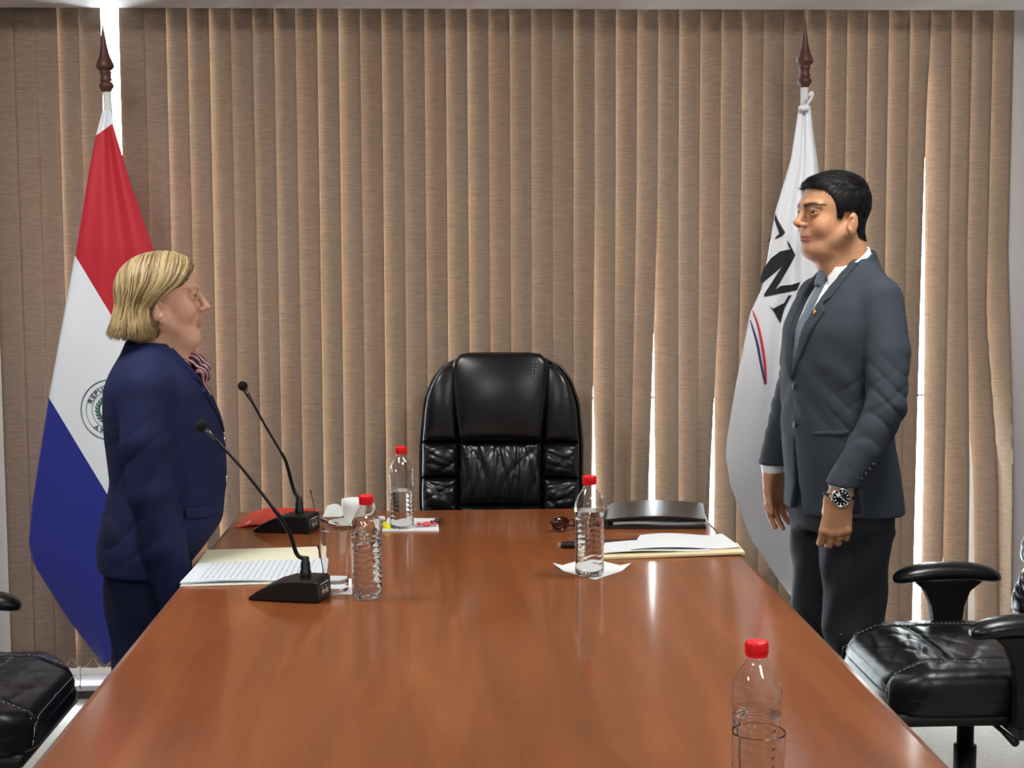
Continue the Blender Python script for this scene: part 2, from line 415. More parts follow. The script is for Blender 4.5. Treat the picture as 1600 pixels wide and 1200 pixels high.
# ------------------------------------------------------------------ ceiling lights (out of frame above the table)
m_em = bpy.data.materials.new('lit panel diffuser'); m_em.use_nodes = True; b = pbsdf(m_em)
b.inputs['Emission Color'].default_value = (1, .97, .92, 1); b.inputs['Emission Strength'].default_value = LAMP
for k, (x, y) in enumerate([(-1.2, .6), (1.2, .6), (-1.2, 3.3), (1.2, 3.3)]):
    cl = empty('ceiling_light', (x, y, ZC), 0, ['square lit ceiling panel on the left above the near table end', 'square lit ceiling panel on the right above the near table end', 'square lit ceiling panel above the woman', 'square lit ceiling panel above the man'][k], 'ceiling light', 'ceiling panel lights')
    MB().box((-.31, -.31, -.02), (.31, -.29, -.0005)).box((-.31, .29, -.02), (.31, .31, -.0005)).box((-.31, -.29, -.02), (-.29, .29, -.0005)).box((.29, -.29, -.02), (.31, .29, -.0005)).build('frame', m_frame, cl)
    MB().box((-.29, -.29, -.015), (.29, .29, -.004)).build('diffuser', m_em, cl)

# ------------------------------------------------------------------ conference table
def wood(name, dark, mid, light, rough=.11):
    m = bpy.data.materials.new(name); m.use_nodes = True; nt = m.node_tree; N = nt.nodes.new; L = nt.links.new; b = pbsdf(m)
    tc = N('ShaderNodeTexCoord'); mp = N('ShaderNodeMapping'); mp.inputs['Rotation'].default_value = (0, 0, .12); mp.inputs['Scale'].default_value = (9, .9, 9)
    L(tc.outputs['Object'], mp.inputs[0])
    n1 = N('ShaderNodeTexNoise'); n1.inputs['Scale'].default_value = 1.1; n1.inputs['Detail'].default_value = 6; n1.inputs['Roughness'].default_value = .55; n1.inputs['Distortion'].default_value = .5
    L(mp.outputs[0], n1.inputs['Vector'])
    r = N('ShaderNodeValToRGB'); e = r.color_ramp.elements; e[0].position = .25; e[0].color = lin(dark); e[1].position = .78; e[1].color = lin(light)
    q = e.new(.52); q.color = lin(mid); L(n1.outputs[0], r.inputs[0])
    mp2 = N('ShaderNodeMapping'); mp2.inputs['Scale'].default_value = (60, 2, 60); mp2.inputs['Rotation'].default_value = (0, 0, .12); L(tc.outputs['Object'], mp2.inputs[0])
    n2 = N('ShaderNodeTexNoise'); n2.inputs['Scale'].default_value = 1; n2.inputs['Detail'].default_value = 3; L(mp2.outputs[0], n2.inputs['Vector'])
    mx = N('ShaderNodeMix'); mx.data_type = 'RGBA'; mx.blend_type = 'MULTIPLY'; mx.inputs['Factor'].default_value = .10
    L(r.outputs[0], mx.inputs['A']); L(n2.outputs[0], mx.inputs['B'])
    nt.nodes.remove(b); df = N('ShaderNodeBsdfDiffuse'); gl_ = N('ShaderNodeBsdfGlossy'); gl_.inputs['Roughness'].default_value = rough; L(mx.outputs['Result'], df.inputs['Color'])
    lw = N('ShaderNodeLayerWeight'); lw.inputs[0].default_value = .5; pw_ = N('ShaderNodeMath'); pw_.operation = 'POWER'; pw_.inputs[1].default_value = 3.0; L(lw.outputs['Facing'], pw_.inputs[0])
    fa = N('ShaderNodeMath'); fa.operation = 'MULTIPLY_ADD'; fa.inputs[1].default_value = .52; fa.inputs[2].default_value = .03; L(pw_.outputs[0], fa.inputs[0])
    g2 = N('ShaderNodeBsdfGlossy'); g2.inputs['Roughness'].default_value = .30; fb = N('ShaderNodeMath'); fb.operation = 'MULTIPLY_ADD'; fb.inputs[1].default_value = .20; fb.inputs[2].default_value = .02; L(pw_.outputs[0], fb.inputs[0]); m0 = N('ShaderNodeMixShader'); L(fb.outputs[0], m0.inputs[0]); L(df.outputs[0], m0.inputs[1]); L(g2.outputs[0], m0.inputs[2])
    ms = N('ShaderNodeMixShader'); L(fa.outputs[0], ms.inputs[0]); L(m0.outputs[0], ms.inputs[1]); L(gl_.outputs[0], ms.inputs[2]); L(ms.outputs[0], nt.nodes['Material Output'].inputs['Surface'])
    return m
m_tab = wood('varnished reddish table wood', '74401f', '8c4e26', 'a06034')
m_tab2 = wood('table edge wood', '643820', '7d4a2c', '946040', .2)
TL = T(45, 1200).x; TR = T(1490, 1200).x; TF = T(780, 795).y; TS = T(800, 1098).y; TN = .95
table = empty('conference_table', ((TL+TR)/2, (TF+TN)/2, 0), 0, 'long varnished reddish-brown wooden conference table with moulded edges', 'table')
hw = (TR - TL) / 2; hy0 = TN - table.location.y; hy1 = TF - table.location.y; sy = TS - table.location.y
for (a, b_) in ((sy + .0003, hy1 - .014), (hy0 + .014, sy - .0003)):
    MB().box((-hw+.014, a, .722), (hw-.014, b_, .75), 0).build('top_panel', m_tab, table)
# moulded edge band (bullnose with a groove)
prof = [(0, .75), (.009, .7485), (.0135, .744), (.014, .7385), (.0115, .737), (.0125, .734), (.0135, .728), (.011, .716), (.004, .71), (0, .71)]
def band(p0, p1, nrm):
    v = []; f = []; n = len(prof)
    for p in (p0, p1):
        for (o, z) in prof: v.append((p[0] + nrm[0]*o, p[1] + nrm[1]*o, z))
    for i in range(n): f.append((i, (i+1) % n, n+(i+1) % n, n+i))
    f += [tuple(range(n)), tuple(reversed(range(n, 2*n)))]
    bm = bmesh.new(); vs = [bm.verts.new(p) for p in v]
    for q in f: bm.faces.new([vs[k] for k in q])
    bmesh.ops.recalc_face_normals(bm, faces=bm.faces[:]); bm.verts.index_update()
    vv = [tuple(x.co) for x in bm.verts]; ff = [[x.index for x in q.verts] for q in bm.faces]; bm.free()
    return obj('edge_moulding', vv, ff, m_tab2, table)
x_, y0_, y1_ = hw - .0139, hy0 + .0139, hy1 - .0139
band((-x_, y0_-.014), (-x_, y1_+.014), (-1, 0)); band((x_, y0_-.014), (x_, y1_+.014), (1, 0)); band((-x_, y1_), (x_, y1_), (0, 1)); band((-x_, y0_), (x_, y0_), (0, -1))
MB().box((-.33, hy1-.62, .0), (.33, hy1-.56, .721), .003).build('leg_panel', m_tab2, table)
MB().box((-.33, hy0+.5, .0), (.33, hy0+.56, .721), .003).build('leg_panel', m_tab2, table)
MB().box((-.03, hy0+.56, .3), (.03, hy1-.62, .721), .003).build('modesty_beam', m_tab2, table)
# ------------------------------------------------------------------ leather office chair (local: sitter faces -Y, floor at z 0)
m_lea = mat('black leather', '0d0f13', .27, spec=.55, bump=.12, bscale=420)
m_lea2 = mat('black leather soft', '0b0d11', .33, spec=.5, bump=.12, bscale=420)
m_plas = mat('black plastic', '0c0d10', .5, spec=.4, bump=.08, bscale=700)
m_thr = mat('grey stitching thread', '7d8085', .7)
m_chrome = mat('chrome', 'c9cbd0', .15, 1)
def wrinkles(X, Y, Z, seed, amp, fx, fz):
    r = np.random.default_rng(seed); d = 0
    for _ in range(5):
        a = r.uniform(.7, 1.3, 2); p = r.uniform(0, 6.28, 3); s = r.choice([-1, 1])
        w = fx * a[0] * X + s * fz * a[1] * Z + 1.6 * np.sin(X * fx * .35 + p[1]) + 1.3 * np.sin(Z * (fz + fx) * .22 + p[2])
        d = d + (1 - np.abs(np.sin(w + p[0]))) ** 3
    return amp * d
def cushion(c, hs, r, seed, amp, fx, fz, h=.004, puff=.02):
    p = .03 + puff; f = Fld([c[i]-hs[i]-p for i in range(3)], [c[i]+hs[i]+p for i in range(3)], h); f.rbox(c, hs, r, 0)
    X, Y, Z = f.grids(); X = X - c[0]; Z = Z - c[2]
    e = np.clip((1 - (X/hs[0])**2), 0, 1) ** .6 * np.clip((1 - (Z/hs[2])**2), 0, 1) ** .6
    f.d = f.d - puff * e * (Y < c[1])
    if amp: f.d = f.d + (wrinkles(X, Y, Z, seed, amp, fx, fz) * (.35 + .65 * np.clip(e, 0, 1))).astype(np.float32)
    return f
def make_chair():
    t = empty('office_chair')
    # base with five legs and casters
    st = MB().lathe([(.05, .07), (.055, .085), (.05, .13), (.035, .14)], 20); st.build('hub', m_plas, t)
    for k in range(5):
        a = 2*PI*k/5 + .3; Mx = Matrix.Rotation(a, 4, 'Z')
        v = MB().prism([(.03, .075), (.03, .125), (.12, .118), (.31, .085), (.31, .07), (.12, .082)], -.022, .022, Mx, 'y', .004); lg = v.build('leg', m_plas, t)
        MB().lathe([(.006, .048), (.006, .072)], 8, Mx @ Matrix.Translation((.295, 0, 0))).build('caster_stem', m_chrome, lg)
        for s in (-1, 1):
            MB().lathe([(.02, -.008), (.026, -.005), (.026, .005), (.02, .008)], 16, Mx @ Matrix.Translation((.295, s*.012, .0262)) @ Matrix.Rotation(PI/2, 4, 'X')).build('caster', m_plas, lg)
    MB().lathe([(.028, .13), (.028, .27), (.021, .27), (.021, .40)], 20).build('gas_lift', m_plas, t)
    MB().box((-.11, -.14, .365), (.11, .14, .405), .01).build('tilt_mechanism', m_plas, t)
    MB().tube([(.1, .0, .385), (.24, .0, .385), (.30, .01, .375)], [.006, .006, .01], 8).build('tilt_lever', m_plas, t)
    MB().box((-.245, -.25, .395), (.245, .23, .425), .012).build('seat_pan', m_plas, t)
    # seat
    f = Fld((-.32, -.34, .40), (.32, .30, .60), .005)
    f.rbox((0, -.01, .468), (.27, .275, .055), .05, 0); X, Y, Z = f.grids()
    qx = np.abs(X) - .27 + .15; qy = -(Y + .01) - .275 + .15; cd = np.sqrt(np.maximum(qx, 0)**2 + np.maximum(qy, 0)**2) + np.minimum(np.maximum(qx, qy), 0) - .15
    f.d = -smin(-f.d, -np.broadcast_to(cd, f.d.shape), .03)
    pf = np.clip(1 - (X/.27)**2, 0, 1)**.5 * np.clip(1 - ((Y+.01)/.275)**2, 0, 1)**.5
    f.d = f.d - .018 * pf * (Z > .46) + .03 * sstep(-.16, -.30, Y) * (Z - .43) / .05 * (Z > .43)
    f.d = f.d + .007 * np.exp(-((np.abs(X) - .165) / .006)**2) * (Z > .47) + .006 * np.exp(-((Y + .10) / .006)**2) * (Z > .47) * (np.abs(X) < .165)
    f.d = (f.d + wrinkles(X, 0*Y, Y, 11, .0020, 16, 30) * (Z > .45) * np.clip(pf*1.6-.3, 0, 1)).astype(np.float32)
    seat = fobj('seat_cushion', f, m_lea2, t)
    # stitching along seat seams: short dashes lying on the leather
    V = np.empty(len(seat.data.vertices) * 3); seat.data.vertices.foreach_get('co', V); V = V.reshape(-1, 3)
    def top(x, y):
        q = V[(np.abs(V[:,0]-x) < .009) & (np.abs(V[:,1]-y) < .009)]; return q[:,2].max() if len(q) else .5
    stt = MB()
    path = [(sx*.178, y_) for sx in (-1, 1) for y_ in np.arange(-.24, .2, .011)] + [(x_, -.113) for x_ in np.arange(-.16, .165, .011)]
    path += [(x_, -.262) for x_ in np.arange(-.22, .225, .011)]
    for (x_, y_) in path:
        z_ = top(x_, y_); al = (0, .0065) if abs(abs(x_) - .178) < .001 else (.0065, 0)
        stt.tube([(x_, y_, z_+.0006), (x_+al[0], y_+al[1], top(x_+al[0], y_+al[1])+.0006)], .0011, 4)
    stt.build('stitching', m_thr, seat)['kind'] = 'stuff'
    # arms: T pads on flared posts
    AY = .045; AZ = -.042
    for s in (-1, 1):
        f = Fld((s*.29-.06, -.20, .58), (s*.29+.06, .20, .74), .004)
        pts = [(s*.29, -.122, .678), (s*.29, -.085, .686), (s*.29, 0, .692), (s*.29, .08, .687), (s*.29, .128, .668)]
        X, Y, Z = f.grids(); yy = np.clip(np.abs(Y) / .148, 0, 1); rr = .0275 * np.sqrt(np.clip(1 - yy**5, 0.0, 1)) - .004 * (yy >= 1); zc = .690 - .8 * Y**2
        f.d = np.broadcast_to(np.sqrt((X - s*.29)**2 + (Z - zc)**2) - rr, f.d.shape).copy(); f.d = np.maximum(f.d, np.abs(Y) - .148); f.d = (-smin(-f.d, (Z - zc) + .017, .010)).astype(np.float32)
        # widen the pad
        pad = fobj('arm_pad', f, m_lea, t)
        for v in pad.data.vertices: v.co.x = s*.29 + (v.co.x - s*.29) * 1.5; v.co.y += AY; v.co.z += AZ
        sb = MB()
        for q in range(24):
            y_ = -.115 + q * .0098; sb.tube([(s*.29 - .030, y_, .688 - .8*(y_)**2), (s*.29 - .030, y_+.006, .688 - .8*(y_+.006)**2)], .0011, 4)
        sb.v = [(p[0], p[1]+AY, p[2]+AZ) for p in sb.v]
        sb.build('stitching', m_thr, pad)['kind'] = 'stuff'
        pr = [(-.095, .668), (-.062, .640), (-.045, .60), (-.038, .55), (-.036, .41), (.036, .41), (.038, .55), (.044, .60), (.06, .640), (.095, .668)]
        pr = [(a+AY, max(.41, b+AZ)) for a, b in pr]
        MB().prism(pr, s*.29-.018, s*.29+.018, None, 'x', .004).build('arm_post', m_plas, t)
        MB().lathe([(.017, 0), (.017, .008), (.012, .012)], 18, Matrix.Translation((s*.318, AY, .555+AZ)) @ Matrix.Rotation(s*PI/2, 4, 'Y')).build('arm_knob', m_plas, t)
        a_, b2 = sorted((s*.12, s*.318)); MB().box((a_, AY-.035, .385), (b2, AY+.035, .412), .004).build('arm_bracket', m_plas, t)
    # backrest group, built upright then reclined
    R = Matrix.Translation((0, .235, .47)) @ Matrix.Rotation(math.radians(-9), 4, 'X')
    def out(z): return np.interp(z, [0, .08, .25, .42, .55, .62, .67, .70], [.235, .252, .262, .262, .250, .225, .185, .10])
    zz = np.linspace(0, .70, 40)
    pl = [(float(out(z)), float(z)) for z in zz] + [(-float(out(z)), float(z)) for z in zz[::-1]]
    f = Fld((-.32, -.06, -.04), (.32, .12, .76), .005); X, Y, Z = f.grids()
    q = poly2(pl, X[:, :, :], Z)
    yb = Y + .0; q = np.broadcast_to(q, f.d.shape)
    dd = np.maximum(q + .018, np.abs(yb - .045) - .022); qq = np.sqrt(np.maximum(q + .018, 0)**2 + np.maximum(np.abs(yb - .045) - .022, 0)**2) + np.minimum(dd, 0) - .018
    f.d = qq.astype(np.float32); shell = fobj('back_shell', f, m_plas, t, 1, R)
    edge = [R @ Vector((x*.985, .004, z)) for (x, z) in pl]
    MB().tube(edge, .0055, 6).build('piping', m_lea, t)
    # cushions on the front: (name, centre x, z, half w, half h, seed, amp, fx, fz, puff, y)
    def cush(name, poly, seed, amp, fx, fz, puff, y0, m=m_lea, th=.03):
        P = np.array(poly); lo, hi = P.min(0), P.max(0); f = Fld((lo[0]-.03, y0-.10, lo[1]-.03), (hi[0]+.03, y0+.06, hi[1]+.03), .0035); X, Y, Z = f.grids()
        q = poly2(poly, X, Z); q = np.broadcast_to(q, f.d.shape); uu = (X - (lo[0]+hi[0])/2) / ((hi[0]-lo[0])/2); vv = (Z - (lo[1]+hi[1])/2) / ((hi[1]-lo[1])/2); bul = puff * 1.3 * np.clip(1 - uu**2, 0, 1)**.55 * np.clip(1 - vv**2, 0, 1)**.55
        wr = wrinkles(X - lo[0], Y, Z, seed, amp, fx, fz) if amp else 0
        yy = np.abs(Y - y0) - th - bul + wr
        a_ = q + .016; d = np.sqrt(np.maximum(a_, 0)**2 + np.maximum(yy + .016, 0)**2) + np.minimum(np.maximum(a_, yy + .016), 0) - .016
        f.d = d.astype(np.float32); return fobj(name, f, m, t, 1, R)
    def ow(z): return float(out(z)) - .012
    for s in (-1, 1):
        def side(z0, z1, x0=None):
            zs = np.linspace(z0, z1, 8); p = [(s*ow(z), float(z)) for z in zs]; p += [(s*(.135 + .0 * z1), z1), (s*.135, z0)]
            if s < 0: p = p[::-1]
            return p
        cush('side_bolster', side(.425, .668), 31+s, .0, 10, 10, .020, -.008)
        cush('side_bolster', side(.315, .421), 41+s, .0035, 18, 34, .018, -.008)
        cush('side_bolster', side(.205, .311), 51+s, .004, 14, 40, .018, -.008)
        cush('side_bolster', side(.02, .201), 61+s, .004, 14, 34, .018, -.008)
    cush('centre_panel', [(-.131, .23), (.131, .23), (.131, .424), (-.131, .424)], 71, .0045, 38, 10, .022, -.012)
    cush('centre_panel', [(-.131, .02), (.131, .02), (.131, .226), (-.131, .226)], 75, .0045, 38, 10, .022, -.012)
    hd = cush('headrest', [(-.128, .428), (.128, .428), (.148, .56), (.155, .64), (.150, .675), (.128, .698), (.09, .704), (-.09, .704), (-.128, .698), (-.150, .675), (-.155, .64), (-.148, .56)], 81, .0, 10, 10, .028, -.02, m_lea, .038)
    sb = MB()
    for k in range(7):
        z = .60 + .011 * k
        for dx in (.10, .109): sb.tube([R @ Vector((dx + .1*(z-.6), -.0845 - .0 * k + .25*max(0, z-.645), z)), R @ Vector((dx + .1*(z-.6), -.0845 + .25*max(0, z-.645), z + .007))], .0014, 4)
    sb.build('stitching', m_thr, hd)['kind'] = 'stuff'
    MB().box((-.04, .14, .385), (.04, .30, .40), .004).box((-.04, .285, .385), (.04, .31, .62), .006).build('back_bar', m_plas, t)
    return t
chair = make_chair()
chair.location = W(772, 700, 4.37); chair.location.z = 0; chair.rotation_euler.z = math.radians(-6)
chair.scale = (1.0, 1.0, 1.02)
tag(chair, 'black leather executive chair at the head of the table, facing the camera', 'chair', 'black leather office chairs')
c2 = copy_tree(chair); c2.location = (W(1480, 900, 3.56).x+.055, 3.56, 0); c2.scale = (1,1,1); c2.rotation_euler.z = math.radians(-90)
tag(c2, 'black leather armchair on the right, pulled up to the table beside the man', 'chair', 'black leather office chairs')
c3 = copy_tree(chair); c3.location = (-1.18, 3.39, 0); c3.scale = (1,1,1); c3.rotation_euler.z = math.radians(90)
tag(c3, 'black leather armchair at the left picture edge beside the woman', 'chair', 'black leather office chairs')
# ------------------------------------------------------------------ things on the table
ZT = .75
def clear_mat(name, tint=(1,1,1,1), ior=1.5, rough=.03):
    m = bpy.data.materials.new(name); m.use_nodes = True; nt = m.node_tree
    for n in list(nt.nodes): nt.nodes.remove(n)
    o_ = nt.nodes.new('ShaderNodeOutputMaterial'); mx = nt.nodes.new('ShaderNodeMixShader'); tr = nt.nodes.new('ShaderNodeBsdfTransparent'); gs = nt.nodes.new('ShaderNodeBsdfGlossy')
    gs.inputs['Roughness'].default_value = rough; lw = nt.nodes.new('ShaderNodeLayerWeight'); lw.inputs[0].default_value = .5; pw_ = nt.nodes.new('ShaderNodeMath'); pw_.operation = 'POWER'; pw_.inputs[1].default_value = 3.2; nt.links.new(lw.outputs['Facing'], pw_.inputs[0]); fr = nt.nodes.new('ShaderNodeMath'); fr.operation = 'MULTIPLY_ADD'; fr.inputs[1].default_value = .75; fr.inputs[2].default_value = .09; nt.links.new(pw_.outputs[0], fr.inputs[0]); tr.inputs[0].default_value = tint
    nt.links.new(fr.outputs[0], mx.inputs[0]); nt.links.new(tr.outputs[0], mx.inputs[1]); nt.links.new(gs.outputs[0], mx.inputs[2]); nt.links.new(mx.outputs[0], o_.inputs[0]); return m
def glass_mat(name, ior):
    m = bpy.data.materials.new(name); m.use_nodes = True; nt = m.node_tree
    for n in list(nt.nodes): nt.nodes.remove(n)
    o_ = nt.nodes.new('ShaderNodeOutputMaterial'); g = nt.nodes.new('ShaderNodeBsdfGlass'); g.inputs['IOR'].default_value = ior; g.inputs['Roughness'].default_value = 0
    nt.links.new(g.outputs[0], o_.inputs[0]); return m
m_pet = clear_mat('clear bottle plastic', (.97,.98,.98,1), 1.65); m_water = glass_mat('water', 1.33); m_tum = glass_mat('clear tumbler glass', 1.46)
m_cap = mat('red bottle cap', 'e0101e', .35, bump=.0); m_white = mat('white paper', 'd3d7db', .7); m_black = MATS['black plastic']
def bottle_fn(top):
    def fn(r, z, a):
        if .142 < z < .196:                      # twisted facets on the shoulder
            e = math.sin(PI * (z - .142) / .054); return r * (1 + .075 * e * math.sin(7 * a + z * 120) + .03 * e * math.sin(z * 420 + 3*a))
        if .02 < z < .128:                       # ribbed grip
            e = min(1, (z - .02) / .01, (.128 - z) / .01); g = .5 + .5 * math.cos(2 * a + .6)
            return r * (1 - e * (.085 * g * (.5 + .5 * math.sin(z * 500 + 1.2 * math.sin(5 * a))) + .02 * math.sin(8 * a)))
        if z < .012: return r * (1 + .03 * math.cos(5 * a) * (z > .0005))
        return r
    return fn
BPROF = [(.006, .004), (.020, .0005), (.029, .0005), (.0325, .004), (.0335, .012)] + [(.0335, .016 + .0035 * i) for i in range(33)] + [(.0335, .132), (.0318, .135), (.0335, .138), (.0335, .142), (.0336, .147), (.0335, .152), (.0332, .157), (.0325, .163), (.0314, .168), (.0298, .173), (.0277, .179), (.0252, .185), (.0222, .190), (.0190, .195), (.0162, .199), (.0145, .202), (.0134, .205), (.0150, .206), (.0150, .2075), (.0128, .208), (.0128, .212)]
def make_bottle(pos, level, rz, label, sc=1.0):
    t = empty('water_bottle', pos, rz, label, 'bottle', 'water bottles with red caps'); t.scale = (sc, sc, sc)
    fn = bottle_fn(0); MB().lathe(BPROF, 56, None, fn, cap=False).build('bottle_body', m_pet, t)
    wp = [(max(.0005, r - .0009), z + .0008) for r, z in BPROF if z + .0008 < level]
    wp = [(.0002, wp[0][1])] + wp; rl = np.interp(level, [z for r, z in BPROF[4:]], [r for r, z in BPROF[4:]]) - .0009
    wp += [(rl, level - .0008), (rl, level), (rl - .0006, level), (rl * .6, level), (.0002, level)]
    MB().lathe(wp, 56, None, lambda r, z, a: fn(r, z, a), cap=False).build('water', m_water, t)
    fc = lambda r, z, a: r + (.0004 * math.cos(40 * a) if .212 < z < .228 else 0)
    cp = MB().lathe([(.0148, .2085), (.0152, .2115), (.0152, .2125), (.0156, .213), (.0156, .226), (.0150, .2285), (.012, .2295), (.0001, .2295)], 80, None, fc, cap=False).build('cap', m_cap, t)
    return t
make_bottle(T(628, 826), .108, .4, 'part-full water bottle with red cap farthest along the table, beside the cup')
make_bottle(T(574, 934), .178, 1.7, 'full water bottle with red cap next to the empty tumbler and nearer microphone')
make_bottle(T(921, 899) + Vector((0,0,.0012)), .150, 2.7, 'water bottle with red cap standing on a white napkin at right', 1.03)
make_bottle(T(1180, 1258), .128, 4.2, 'water bottle with red cap in the foreground behind a glass')
def tumbler(pos, label, H=.142, R=.034):
    t = empty('drinking_glass', pos, 0, label, 'glass', 'clear tumblers')
    r0 = R * .82
    ro = lambda z: r0 + (R - r0) * z / H
    pr = [(.0001, .0005), (r0-.004, .0005), (r0-.0025, .0005), (r0-.0008, .0012), (ro(.003), .003), (ro(.004), .004)] + [(ro(z), z) for z in np.linspace(.006, H-.003, 14)] + [(ro(H-.0016), H-.0016), (R-.0003, H-.0006), (R-.0009, H), (R-.0015, H-.0006), (ro(H-.0016)-.0018, H-.0016)] + [(ro(z)-.0018, z) for z in np.linspace(H-.003, .030, 14)] + [(ro(.026)-.0022, .026), (ro(.022)-.004, .022), (ro(.019)-.008, .019), (ro(.018)-.014, .0178), (.0001, .0175)]
    MB().lathe(pr, 48, None, None, cap=False).build('glass_wall', m_tum, t); return t
def sheet(name, px4, z, th, m, label=None, cat=None, nx=10, ny=8, curl=None, parent=None, zt=ZT):
    P = [T(*p, zt) for p in px4]     # corners a b c d around
    c = sum(P, Vector()) / 4; v = []; f = []
    for side in (1, 0):
        for j in range(ny + 1):
            for i in range(nx + 1):
                u, w = i / nx, j / ny; p = (P[0]*(1-u) + P[1]*u)*(1-w) + (P[3]*(1-u) + P[2]*u)*w
                dz = curl(u, w) if curl else 0
                v.append((p.x - c.x, p.y - c.y, dz + (th if side else 0)))
    n = (nx+1)*(ny+1)
    for j in range(ny):
        for i in range(nx):
            q = j*(nx+1)+i; g = (q, q+1, q+nx+2, q+nx+1); f.append(g); f.append(tuple(n + x for x in reversed(g)))
    def rim(a, b): f.append((a, b, b+n, a+n))
    for i in range(nx): rim(i+1, i); rim(ny*(nx+1)+i, ny*(nx+1)+i+1)
    for j in range(ny): rim(j*(nx+1), (j+1)*(nx+1)); rim((j+1)*(nx+1)+nx, j*(nx+1)+nx)
    o = obj(name, v, f, m, parent); o.location = (c.x, c.y, zt + z); bm = bmesh.new(); bm.from_mesh(o.data); bmesh.ops.recalc_face_normals(bm, faces=bm.faces[:]); bm.to_mesh(o.data); bm.free()
    if label: tag(o, label, cat)
    return o
m_nap = mat('white napkin', 'd8dcdf', .85, bump=.25, bscale=150)
m_cream = mat('cream folder card', 'd9d9c0', .75); m_man = mat('manila folder card', 'd8c9a0', .7)
sheet('napkin', [(500, 928), (556, 930), (552, 905), (505, 905)], .0006, .0010, m_nap, 'white paper napkin under the tall tumbler beside the microphone', 'napkin')
tumbler(T(525, 924) + Vector((0,0,.0018)), 'empty tall tumbler standing on a napkin beside a water bottle')
tumbler(T(1184, 1310), 'clear tumbler in front of the foreground water bottle', .142, .0345)
cu = lambda u, w: .009 * max(0, abs(u - .5) * 2 + abs(w - .5) * 2 - 1.15) ** 1.3
sheet('napkin', [(864, 888), (930, 906), (986, 888), (920, 872)], .0004, .0008, m_nap, 'white napkin with curled corners under the right-hand water bottle', 'napkin', 12, 12, lambda u, w: .012 * (max(0, .25 - u) * max(0, .25 - w) + max(0, u - .75) * max(0, w - .75)) / .0625)
# documents at left
def print_mat():
    m = bpy.data.materials.new('printed page'); m.use_nodes = True; nt = m.node_tree; N = nt.nodes.new; L = nt.links.new; b = pbsdf(m); b.inputs['Roughness'].default_value = .7
    tc = N('ShaderNodeTexCoord'); sp = N('ShaderNodeSeparateXYZ'); L(tc.outputs['Generated'], sp.inputs[0])
    def mth(op, a, c=None):
        n = N('ShaderNodeMath'); n.operation = op
        for i, q in enumerate((a, c)):
            if q is None: continue
            if isinstance(q, (int, float)): n.inputs[i].default_value = q
            else: L(q, n.inputs[i])
        return n.outputs[0]
    row = mth('FRACT', mth('MULTIPLY', sp.outputs['X'], 24)); ln = mth('LESS_THAN', row, .3)
    cx = N('ShaderNodeCombineXYZ'); L(mth('FLOOR', mth('MULTIPLY', sp.outputs['X'], 24)), cx.inputs[0]); L(mth('MULTIPLY', sp.outputs['Y'], 60), cx.inputs[1])
    nz = N('ShaderNodeTexNoise'); nz.inputs['Scale'].default_value = .9; L(cx.outputs[0], nz.inputs['Vector'])
    k = mth('MULTIPLY', ln, mth('GREATER_THAN', nz.outputs[0], .42))
    for a, lo in ((sp.outputs['X'], .1), (sp.outputs['Y'], .08)):
        k = mth('MULTIPLY', k, mth('MULTIPLY', mth('GREATER_THAN', a, lo), mth('LESS_THAN', a, 1 - lo * .8)))
    mx = N('ShaderNodeMix'); mx.data_type = 'RGBA'; mx.inputs['A'].default_value = lin('cdd6df'); mx.inputs['B'].default_value = lin('aab0ba'); L(k, mx.inputs['Factor']); L(mx.outputs['Result'], b.inputs['Base Color']); return m
m_print = print_mat()
doc = empty('document_folder', T(395, 888), 0, 'open cream folder with printed pages in front of the woman', 'document')
dl = doc.location
def under(o, par): o.parent = par; o.location = o.location - par.location; return o
under(sheet('folder_cover', [(281, 917), (500, 911), (497, 855), (324, 860)], .0005, .0012, m_cream), doc)
for k in range(3):
    under(sheet('printed_page', [(283-k, 915.5-k*.4), (502+k, 909), (508-k, 876), (309, 884)], .0020 + k * .0016, .0012, m_print, nx=14, curl=(lambda u, w, k=k: .004 * math.sin(PI * min(1, u * 1.5)) * (1 - w) * (k > 0))), doc)
# red folder, pencil
rf = empty('plastic_folder', T(450, 812), 0, 'glossy red plastic folder lying flat at the far left of the table', 'folder'); m_red = mat('red folder plastic', 'c8221e', .3, spec=.6, bump=.1, bscale=30)
for k, z in enumerate((.0005, .0085)):
    under(sheet('folder_cover', [(366, 825), (492, 824), (498, 800), (394, 801)], z, .0012, m_red, nx=14, curl=lambda u, w, k=k: k * (.004 * math.sin(PI*u) - .007 * max(0, 1 - u * 5) - .003*(1-w))), rf)
under(sheet('inner_sheets', [(384, 822), (486, 822), (492, 803), (408, 804)], .0022, .005, m_white), rf)
def rod(name, p0, p1, r, m, label, cat, tip=None):
    p0, p1 = Vector(p0), Vector(p1); t = empty(name, p0, 0, label, cat); d = p1 - p0
    q = [Vector() + d * x for x in (0, .02, .8, .86)]; MB().tube(q, [r*.8, r, r, r], 12).build('barrel', m, t)
    MB().tube([d * .86, d * .98, d], [r * .95, r * .35, r * .12], 12).build('tip', tip or m, t); return t
rod('pencil', T(437, 826) + Vector((0,0,.0052)), T(398, 829) + Vector((0,0,.0052)), .0050, mat('yellow pencil lacquer', 'e8a22a', .4), 'yellow pencil lying against the red folder behind the microphone', 'pencil', mat('pencil wood', 'd8b184', .7))
